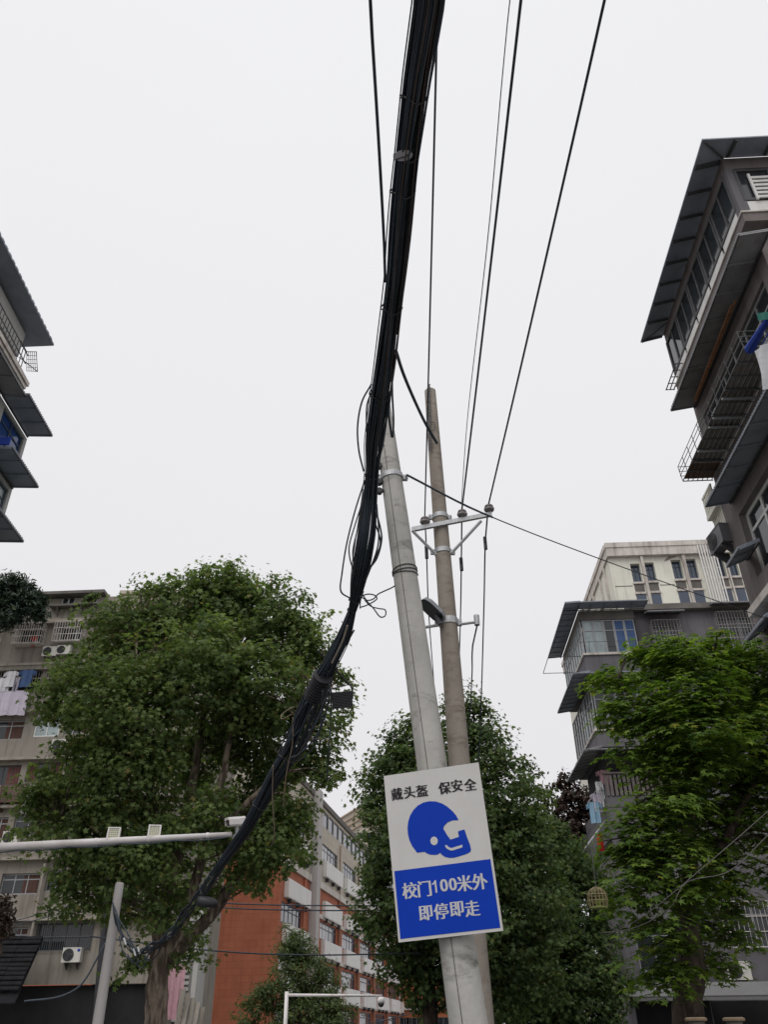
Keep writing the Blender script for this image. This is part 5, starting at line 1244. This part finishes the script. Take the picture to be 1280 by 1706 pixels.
# far mast with dome camera
YF = 38
b0, b1_, b2_ = at(477, 1706, y=YF), at(478, 1652, y=YF), at(637, 1659, y=YF)
t = Thing('camera_mast', 'far thin white mast with a dome camera, in front of the olive tree', 'mast', (b0[0], YF, 0))
mb = MB().tube([(b1_[0], YF, 0), b1_], .08, 10); t.part('post', mb, M['white_paint'], smooth=True)
mb = MB().tube([b1_ + np.array([0, 0, -.12]), b2_], [.06, .042], 10); t.part('arm', mb, M['white_paint'], smooth=True)
c = b2_ + np.array([-.05, 0, -.12]); mb = MB().tube([c + np.array([0, 0, z]) for z in (.08, .02, -.06, -.14)], [.07, .15, .15, .14], 14); dm = t.part('dome_camera', mb, M['white_paint'], smooth=True)
mb = MB().tube([c + np.array([0, 0, z]) for z in (-.14, -.2, -.26, -.28)], [.13, .12, .07, .01], 14); t.part('lens', mb, M['black_plastic'], dm, True)
# bird cage
t = Thing('bird_cage', 'round wire bird cage hanging at the edge of the bright green tree', 'bird cage', tuple(at(996, 1496, y=12.6)))
c = t.base; mb = MB(); prof = [(.125, -.12), (.14, -.04), (.135, .04), (.10, .10), (.03, .14)]
for k in range(16):
    w_ = k * math.pi / 8; mb.tube([c + np.array([r * math.cos(w_), r * math.sin(w_), z]) for r, z in prof], .005, 4)
for r, z in prof[:4]: mb.tube([c + np.array([r * math.cos(q_ * math.pi / 10), r * math.sin(q_ * math.pi / 10), z]) for q_ in range(21)], .006, 4, False)
t.part('bars', mb, mat('cage_straw', (.26, .21, .12), .7, .3, 6))
mb = MB(); mb.tube([c + np.array([0, 0, -.135]), c + np.array([0, 0, -.115])], .128, 18); t.part('tray', mb, mat('cage_green', (.20, .25, .06), .7, .3, 6))
mb = MB(); mb.tube([c + np.array([0, 0, .14]), c + np.array([.04, .1, .7]), c + np.array([.3, .5, 1.0])], .006, 5); t.part('hook', mb, M['steel_dark'])
# gate pillars at the bottom right
for px, lab in ((1160, 'round pillar with straw coloured cap at the foot of the bright green tree'), (1223, 'round pillar with straw coloured cap further from the bright green tree')):
    p = at(px, 1697, y=10.2); t = Thing('round_pillar', lab, 'pillar', (p[0], p[1], 0), 0, 'round pillars by the shop')
    mb = MB().tube([(p[0], p[1], 0), (p[0], p[1], p[2] - .03)], .085, 18); t.part('shaft', mb, M['concrete_dark'])
    mb = MB().tube([(p[0], p[1], p[2] - .031), (p[0], p[1], p[2] - .02), (p[0], p[1], p[2]), (p[0], p[1], p[2] + .012)], [.09, .115, .115, .095], 20); t.part('cap', mb, mat('straw_cap', (.17, .13, .085), .8, .3, 5))
# ================================================================== TREES
def lobed(n=5, deep=.45, stem=.0):
    """palmate leaf outline, tip along +y, unit length"""
    pts = []
    angs = np.linspace(-115, 115, n)
    ln = [1 - .42 * (abs(a) / 115) ** 1.3 for a in angs]
    for i, (a, l) in enumerate(zip(angs, ln)):
        pts.append((l * math.sin(R(a)), l * math.cos(R(a)), -.10 * l))
        if i < n - 1:
            m = (a + angs[i + 1]) / 2; q = deep * (l + ln[i + 1]) / 2; pts.append((q * math.sin(R(m)), q * math.cos(R(m)), .0))
    pts.append((.06, -.12, 0)); pts.append((-.06, -.12, 0))
    return np.array(pts) * np.array([.72, .8, 1])
OVAL = np.array([(0, -.5, 0), (.20, -.28, .03), (.27, .0, .04), (.18, .3, .02), (0, .55, -.05), (-.18, .3, .02), (-.27, 0, .04), (-.20, -.28, .03)])
PLANE = lobed(5, .50); MAPLE = lobed(5, .42)
SLIM = OVAL * np.array([.55, 1.1, 1])

def leaf_mesh(name, pos, nrm, size, tint, tmpl, m, parent, g, base):
    n, k = len(pos), len(tmpl)
    nz = nrm / np.linalg.norm(nrm, axis=1)[:, None]
    t = g.normal(size=(n, 3)) + np.array([0, 0, -.6]); t -= nz * (t * nz).sum(1)[:, None]; t /= np.linalg.norm(t, axis=1)[:, None]
    s = np.cross(t, nz)
    V = pos[:, None, :] + size[:, None, None] * (tmpl[None, :, 0:1] * s[:, None, :] + tmpl[None, :, 1:2] * t[:, None, :] + tmpl[None, :, 2:3] * nz[:, None, :])
    V = V.reshape(-1, 3) - base
    me = bpy.data.meshes.new(name)
    me.vertices.add(n * k); me.vertices.foreach_set('co', V.astype(np.float32).ravel())
    me.loops.add(n * k); me.loops.foreach_set('vertex_index', np.arange(n * k, dtype=np.int32))
    me.polygons.add(n); me.polygons.foreach_set('loop_start', np.arange(0, n * k, k, dtype=np.int32))
    me.update(calc_edges=True)
    at_ = me.attributes.new('tint', 'FLOAT', 'POINT'); at_.data.foreach_set('value', np.repeat(tint, k).astype(np.float32))
    me.materials.append(m)
    o = bpy.data.objects.new(name, me); COL.objects.link(o); o.parent = parent
    return o

def blob_world(blobs, y):
    out = []
    for b in blobs:
        px, py, r = b[:3]; dy = b[3] if len(b) > 3 else 0
        c = at(px, py, y=y + dy); out.append((c, r * depth(c) / FPX))
    return out

def make_tree(name, label, cat, limbs, blobs, y, n_clump, per, cr, size, tmpl, lm, bm, seed, dy=1.2, up=.7, flat=.6, layered=False, group=None, shell=.5, twig=True, odd=.03, squash_y=1.0, spread=.0, soft=False):
    g = np.random.default_rng(seed)
    W_ = blob_world(blobs, y)
    base = np.array(limbs[0][0][0]); base[2] = 0 if base[2] < 4 else base[2]
    t = Thing(name, label, cat, tuple(base), 0, group)
    mb = MB()
    for pts, r0, r1 in limbs:
        P, _, _ = resample(np.array(pts), np.ones(len(pts)), max(8, 5 * len(pts)))
        P = P + g.normal(size=P.shape) * r0 * .05
        mb.tube(list(P), list(np.linspace(r0, r1, len(P)) * (1 + g.normal(size=len(P)) * .03)), 12)
    prob = np.array([r ** 2.2 for _, r in W_]); prob /= prob.sum()
    idx = g.choice(len(W_), n_clump, p=prob)
    cen = np.array([W_[i][0] for i in idx]); rad = np.array([W_[i][1] for i in idx])
    d = g.normal(size=(n_clump, 3)); d /= np.linalg.norm(d, axis=1)[:, None]
    rr = rad * (shell + (1 - shell) * g.random(n_clump) ** .6) * g.uniform(.85, 1.12, n_clump)
    C = cen + d * rr[:, None] * np.array([1, squash_y, 1]) + g.normal(size=(n_clump, 3)) * spread
    C[:, 2] = np.maximum(C[:, 2], 1.2)
    # twigs from the nearest limb point to the clump
    if twig:
        lp = np.concatenate([resample(np.array(p), np.ones(len(p)), 24)[0] for p, _, _ in limbs[1:]] or [resample(np.array(limbs[0][0]), np.ones(len(limbs[0][0])), 30)[0]])
        for c, cc in zip(C[::3], cen[::3]):
            dd = np.linalg.norm(lp - c, axis=1) + np.maximum(lp[:, 2] - c[2], 0) * 2; k = lp[dd.argmin()]
            mid = k * .45 + c * .55 + np.array([0, 0, .12 * np.linalg.norm(c - k)]); L0 = np.linalg.norm(c - k)
            if L0 > 4.5: continue
            mb.tube([k, mid, c], [.012 + .010 * min(L0, 3), .012 + .003 * L0, .006], 5, False)
    t.part('trunk', mb, bm, smooth=True)
    n = n_clump * per
    ci = np.repeat(np.arange(n_clump), per)
    cs = g.uniform(.7, 1.35, n_clump)[ci]
    off = g.normal(size=(n, 3)); off /= np.linalg.norm(off, axis=1)[:, None]; off *= (g.random(n) ** .45)[:, None]
    if soft: off *= (1 + .9 * g.random(n) ** 4)[:, None]
    if layered: off *= np.array([1.25, 1.25, flat * .42]); 
    else: off *= np.array([1, 1, flat])
    pos = C[ci] + off * (cr * cs)[:, None]
    if layered: pos[:, 2] -= .28 * cr * ((off[:, 0] ** 2 + off[:, 1] ** 2))     # sprays droop at the rim
    out = d[ci] * .5 + off * .5
    nrm = out + np.array([0, 0, up]) + g.normal(size=(n, 3)) * (.25 if layered else .55)
    ct = g.normal(size=n_clump)[ci] * .13
    tint = np.clip(.42 + ct + g.normal(size=n) * .17, 0, .9); tint[g.random(n) < odd] = 1.0
    leaf_mesh('crown', pos, nrm, size * g.uniform(.65, 1.25, n), tint, tmpl, lm, t.o, g, np.array(base))
    return t

def pl(y, *pts):                                 # limb points given as (px, py[, dy])
    return [at(p[0], p[1], y=y + (p[2] if len(p) > 2 else 0)) for p in pts]
# ---- the big plane tree
Y1 = 17.6
tr0 = at(258, 1706, y=Y1); foot = np.array([tr0[0] - .05, Y1, 0])
limbs = [([foot] + pl(Y1, (258, 1706), (262, 1640), (266, 1580)), .245, .19),
         (pl(Y1, (264, 1590), (268, 1540, -.1), (279, 1480, -.1), (296, 1425), (312, 1350, .2), (330, 1250, .3), (345, 1120, .2), (360, 1000)), .145, .025),
         (pl(Y1, (268, 1600), (296, 1555), (315, 1500, .1), (333, 1440, .1), (348, 1390, -.2), (372, 1290, -.3), (388, 1180), (400, 1060, .2)), .13, .025),
         (pl(Y1, (275, 1600), (318, 1560, .5), (370, 1500, .8), (420, 1400, .8), (470, 1290, .6), (510, 1180)), .15, .025),
         (pl(Y1, (266, 1575), (250, 1480, .6), (225, 1380, .8), (190, 1280, .6), (150, 1180, .3)), .13, .025),
         (pl(Y1, (280, 1475), (262, 1380, -.5), (240, 1250, -.8), (225, 1120, -.6), (230, 1030)), .11, .02),
         (pl(Y1, (240, 1425, .6), (170, 1400, -.2), (100, 1370, -.6)), .06, .015),
         (pl(Y1, (345, 1400), (420, 1330, -.6), (500, 1250, -.8), (540, 1170, -.4)), .08, .02)]
blobs = [(378, 972, 32), (400, 992, 38), (345, 985, 34), (375, 1008, 62), (285, 1030, 72, .5), (205, 1062, 66, .3), (455, 1035, 66), (505, 1085, 58, .3), (140, 1150, 66, -.5), (330, 1110, 92, -1.2), (230, 1180, 98, -1.3), (432, 1145, 76, -.8), (545, 1180, 40), (560, 1130, 24), (120, 1280, 54, -.8), (210, 1300, 82, -1.2),
         (325, 1258, 66, 1.2), (448, 1270, 60, .8), (400, 1210, 60, .4), (490, 1180, 44, -.2), (525, 1255, 42), (545, 1290, 26), (80, 1375, 46, -.6), (165, 1410, 62, -1), (270, 1400, 60, .8), (395, 1375, 60, .9), (468, 1345, 52, .2), (495, 1400, 30, .2), (160, 1480, 38, -.8), (330, 1480, 48, 1.3), (410, 1450, 42, .3), (110, 1500, 26, -.9),
         (60, 1330, 34, -.6), (120, 1440, 40, -.9), (270, 1500, 44, -.9), (230, 1430, 50, -1.4), (330, 1370, 60, -1.0), (180, 1350, 50, -1.2), (450, 1400, 44, -.4), (300, 1600, 24, .3), (225, 1600, 26, -.2), (330, 1570, 22, .6), (210, 1510, 36, 1.2), (350, 1610, 18, .2), (35, 1400, 20, -.8), (90, 1190, 24, -.4), (75, 1160, 14, -.4)]
make_tree('plane_tree', 'big plane tree with pale peeling trunk and wide lobed leaf crown before the beige block', 'tree', limbs, blobs, Y1, 2700, 29, .27, .118, PLANE, M['leaf_plane'], M['bark_plane'], 11, group='street trees', spread=.14, soft=True, shell=.35, odd=.03)
# ---- the tall tree behind the two poles
Y2 = 25.0
f2 = at(722, 1706, y=Y2); f2 = np.array([f2[0], Y2, 0])
limbs = [([f2] + pl(Y2, (716, 1660), (712, 1600)), .24, .17), (pl(Y2, (712, 1610), (735, 1500), (765, 1380), (785, 1270), (790, 1190)), .13, .02), (pl(Y2, (714, 1625), (680, 1570, -.4), (640, 1510, -.5), (640, 1430)), .08, .02),
         (pl(Y2, (712, 1620), (700, 1480), (680, 1360), (680, 1250)), .10, .02), (pl(Y2, (725, 1560), (790, 1480, -.3), (850, 1420)), .09, .02)]
blobs = [(686, 1240, 46), (655, 1290, 52, .2), (622, 1325, 34), (640, 1375, 44, -.3), (725, 1290, 76, -.4), (785, 1205, 44), (765, 1170, 22), (800, 1265, 62), (830, 1340, 68), (858, 1410, 68), (775, 1400, 95, -.8), (680, 1430, 68, -.8), (638, 1440, 34, -.3), (635, 1520, 42, -.3), (700, 1530, 78, -.8), (785, 1530, 95, -.8),
         (872, 1505, 82), (660, 1595, 44), (725, 1610, 58), (610, 1545, 20), (690, 1650, 34), (790, 1640, 70), (860, 1610, 70)]
make_tree('street_tree', 'tall dense cone shaped tree standing right behind the sign and the two poles', 'tree', limbs, blobs, Y2, 2100, 28, .33, .135, PLANE, M['leaf_mid'], M['bark_dark'], 12, group='street trees', spread=.14, soft=True, odd=.05)
Y3 = 30.0
f3 = at(930, 1706, y=Y3); f3 = np.array([f3[0], Y3, 0])
limbs = [([f3] + pl(Y3, (930, 1690), (935, 1600)), .22, .15), (pl(Y3, (935, 1610), (930, 1500), (928, 1420)), .10, .02), (pl(Y3, (935, 1620), (980, 1540), (985, 1480)), .08, .02), (pl(Y3, (932, 1620), (890, 1560), (870, 1500)), .08, .02)]
blobs = [(915, 1395, 34), (935, 1440, 52), (905, 1540, 75), (965, 1520, 58), (985, 1470, 32), (850, 1620, 75), (930, 1630, 78), (985, 1590, 52), (1010, 1650, 46), (870, 1690, 60), (960, 1690, 70), (900, 1460, 50)]
make_tree('street_tree', 'dark leafy tree filling the gap between the sign and the dark corner block', 'tree', limbs, blobs, Y3, 1100, 34, .42, .15, PLANE, M['leaf_mid'], M['bark_dark'], 13, group='street trees')
# ---- sparse tree and purple leaved magnolia behind
Y4 = 38.0
f4 = at(885, 1600, y=Y4); f4 = np.array([f4[0], Y4, 0])
limbs = [([f4] + pl(Y4, (885, 1560), (884, 1420)), .16, .09), (pl(Y4, (884, 1440), (880, 1340), (872, 1262)), .06, .012), (pl(Y4, (884, 1420), (900, 1350), (905, 1300)), .05, .012)]
make_tree('street_tree', 'thin airy tree showing sky through its top, beside the purple leaved tree', 'tree', limbs, [(872, 1272, 14), (880, 1310, 26), (897, 1345, 30), (878, 1370, 30), (905, 1395, 26), (890, 1290, 16), (908, 1320, 14)], Y4, 95, 16, .42, .22, OVAL, M['leaf_olive'], M['bark_dark'], 14, group='street trees', shell=.2)
Y5 = 41.0
f5 = at(950, 1600, y=Y5); f5 = np.array([f5[0], Y5, 0])
limbs = [([f5] + pl(Y5, (950, 1560), (948, 1420)), .16, .10), (pl(Y5, (948, 1440), (946, 1360), (942, 1295)), .07, .012), (pl(Y5, (948, 1430), (968, 1370), (978, 1330)), .05, .012)]
make_tree('magnolia_tree', 'purple brown leaved tree peeping up between the dark block and the thin airy tree', 'tree', limbs, [(941, 1300, 16), (936, 1325, 22), (950, 1345, 32), (972, 1335, 26), (945, 1385, 36), (975, 1385, 32), (990, 1350, 18), (960, 1430, 36)], Y5, 260, 30, .36, .20, OVAL, M['leaf_red'], M['bark_dark'], 15, shell=.3)
# ---- olive tree in front of the school
Y6 = 46.0
f6 = at(500, 1706, y=Y6); f6 = np.array([f6[0], Y6, 0])
limbs = [([f6] + pl(Y6, (500, 1690), (503, 1650)), .16, .10), (pl(Y6, (503, 1655), (498, 1610), (493, 1565)), .06, .012), (pl(Y6, (503, 1650), (540, 1630), (555, 1610)), .05, .012), (pl(Y6, (502, 1660), (450, 1665), (440, 1650)), .05, .012)]
make_tree('olive_tree', 'feathery olive green tree in front of the red school and its mast', 'tree', limbs, [(492, 1572, 24), (510, 1590, 28), (483, 1605, 30), (515, 1625, 36), (542, 1628, 24), (560, 1635, 14), (480, 1650, 36), (440, 1660, 22), (428, 1690, 28), (480, 1695, 40), (535, 1675, 40), (560, 1690, 26), (408, 1706, 16)], Y6, 420, 34, .40, .20, SLIM, M['leaf_olive'], M['bark_dark'], 16, shell=.3, spread=.2, soft=True)
# ---- bright green tree on the right
Y7 = 14.0
f7 = at(1146, 1706, y=Y7); f7 = np.array([f7[0] + .02, Y7, 0])
limbs = [([f7] + pl(Y7, (1146, 1706), (1150, 1640), (1152, 1570)), .26, .20), (pl(Y7, (1152, 1580), (1150, 1480), (1150, 1380), (1165, 1250), (1180, 1130), (1195, 1070)), .15, .02), (pl(Y7, (1151, 1560), (1115, 1480, -.4), (1080, 1400, -.6), (1060, 1330, -.6)), .08, .015),
         (pl(Y7, (1151, 1520), (1200, 1420), (1250, 1320), (1290, 1240)), .10, .02), (pl(Y7, (1150, 1400), (1110, 1300, -.2), (1070, 1200, -.4), (1030, 1130, -.3)), .08, .015), (pl(Y7, (1155, 1330), (1130, 1210, .4), (1112, 1100, .4)), .07, .015), (pl(Y7, (1160, 1290), (1220, 1190, .3), (1250, 1110, .3)), .07, .015)]
blobs = [(1200, 1088, 42), (1185, 1060, 18), (1112, 1090, 44), (1070, 1095, 24), (1150, 1130, 72, -.3), (1030, 1130, 36), (1005, 1140, 20), (1245, 1125, 72, .3), (1060, 1190, 52, -.4), (1020, 1185, 26, -.4), (1150, 1215, 92, -.8), (1250, 1235, 90), (1085, 1265, 42, -.5), (1040, 1255, 22, -.5), (1105, 1335, 56, -.8), (1060, 1385, 50, -.9), (1030, 1400, 28, -.9), (1170, 1340, 78, .5),
         (1270, 1350, 78, .5), (1060, 1465, 48, -1), (1025, 1490, 24, -.9), (1130, 1450, 66, -.8), (1205, 1450, 50, .2), (1095, 1540, 46, -.9), (1050, 1565, 24, -.9), (1165, 1540, 46, .4), (1085, 1600, 24, -.8), (1220, 1510, 34, .4), (1290, 1430, 40, .6)]
make_tree('maple_tree', 'bright green tree with layered palmate leaves in front of the dark corner block', 'tree', limbs, blobs + [(1110, 1640, 24, -.6), (1080, 1625, 18, -.8), (1190, 1600, 26, .2), (1040, 1600, 16, -.9), (1230, 1560, 26, .2), (1120, 1590, 34, -.7)], Y7, 800, 29, .33, .15, MAPLE, M['leaf_bright'], M['bark_dark'], 17, up=1.5, layered=True, flat=.8, group='street trees', odd=.02, shell=.35)
# ---- roof shrub, window plants
def shrub(name, label, blobs, y, n, per, cr, size, tmpl, lm, seed, group=None, stem=None):
    c = at(*stem, y=y); top = at(stem[0] + 2, stem[1] - 30, y=y)
    return make_tree(name, label, 'plant', [([c, (c + top) / 2, top], .06, .03)], blobs, y, n, per, cr, size, tmpl, lm, M['bark_dark'], seed, group=group, shell=.3, twig=False)
shrub('roof_shrub', 'dark bushy shrub spilling over the roof edge of the beige block', [(20, 975, 22), (45, 985, 20), (5, 990, 25), (60, 1000, 14), (35, 1010, 26), (10, 1025, 30), (55, 1020, 16), (-20, 1000, 30)], 44.0, 260, 34, .5, .30, SLIM, M['leaf_dark'], 21, stem=(20, 1035))
shrub('window_plant', 'small green plant trailing from the top shelf of the beige block near the plane tree', [(147, 998, 8), (155, 992, 7), (143, 1005, 6)], 44.6, 26, 24, .25, .16, OVAL, M['leaf_olive'], 22, group='window plants', stem=(150, 1014))
shrub('window_plant', 'leafy plant growing beside the white towels on the beige block', [(75, 1305, 8), (85, 1312, 9), (70, 1330, 9), (90, 1330, 9), (80, 1345, 9)], 44.4, 40, 24, .3, .18, PLANE, M['leaf_plane'], 23, group='window plants', stem=(80, 1360))
shrub('potted_bush', 'reddish leaved bush poking in at the edge of the beige block below the mast', [(5, 1500, 8), (8, 1520, 9), (2, 1540, 12), (8, 1555, 8)], 30.0, 36, 24, .3, .16, OVAL, M['leaf_red'], 24, group='window plants', stem=(0, 1590))
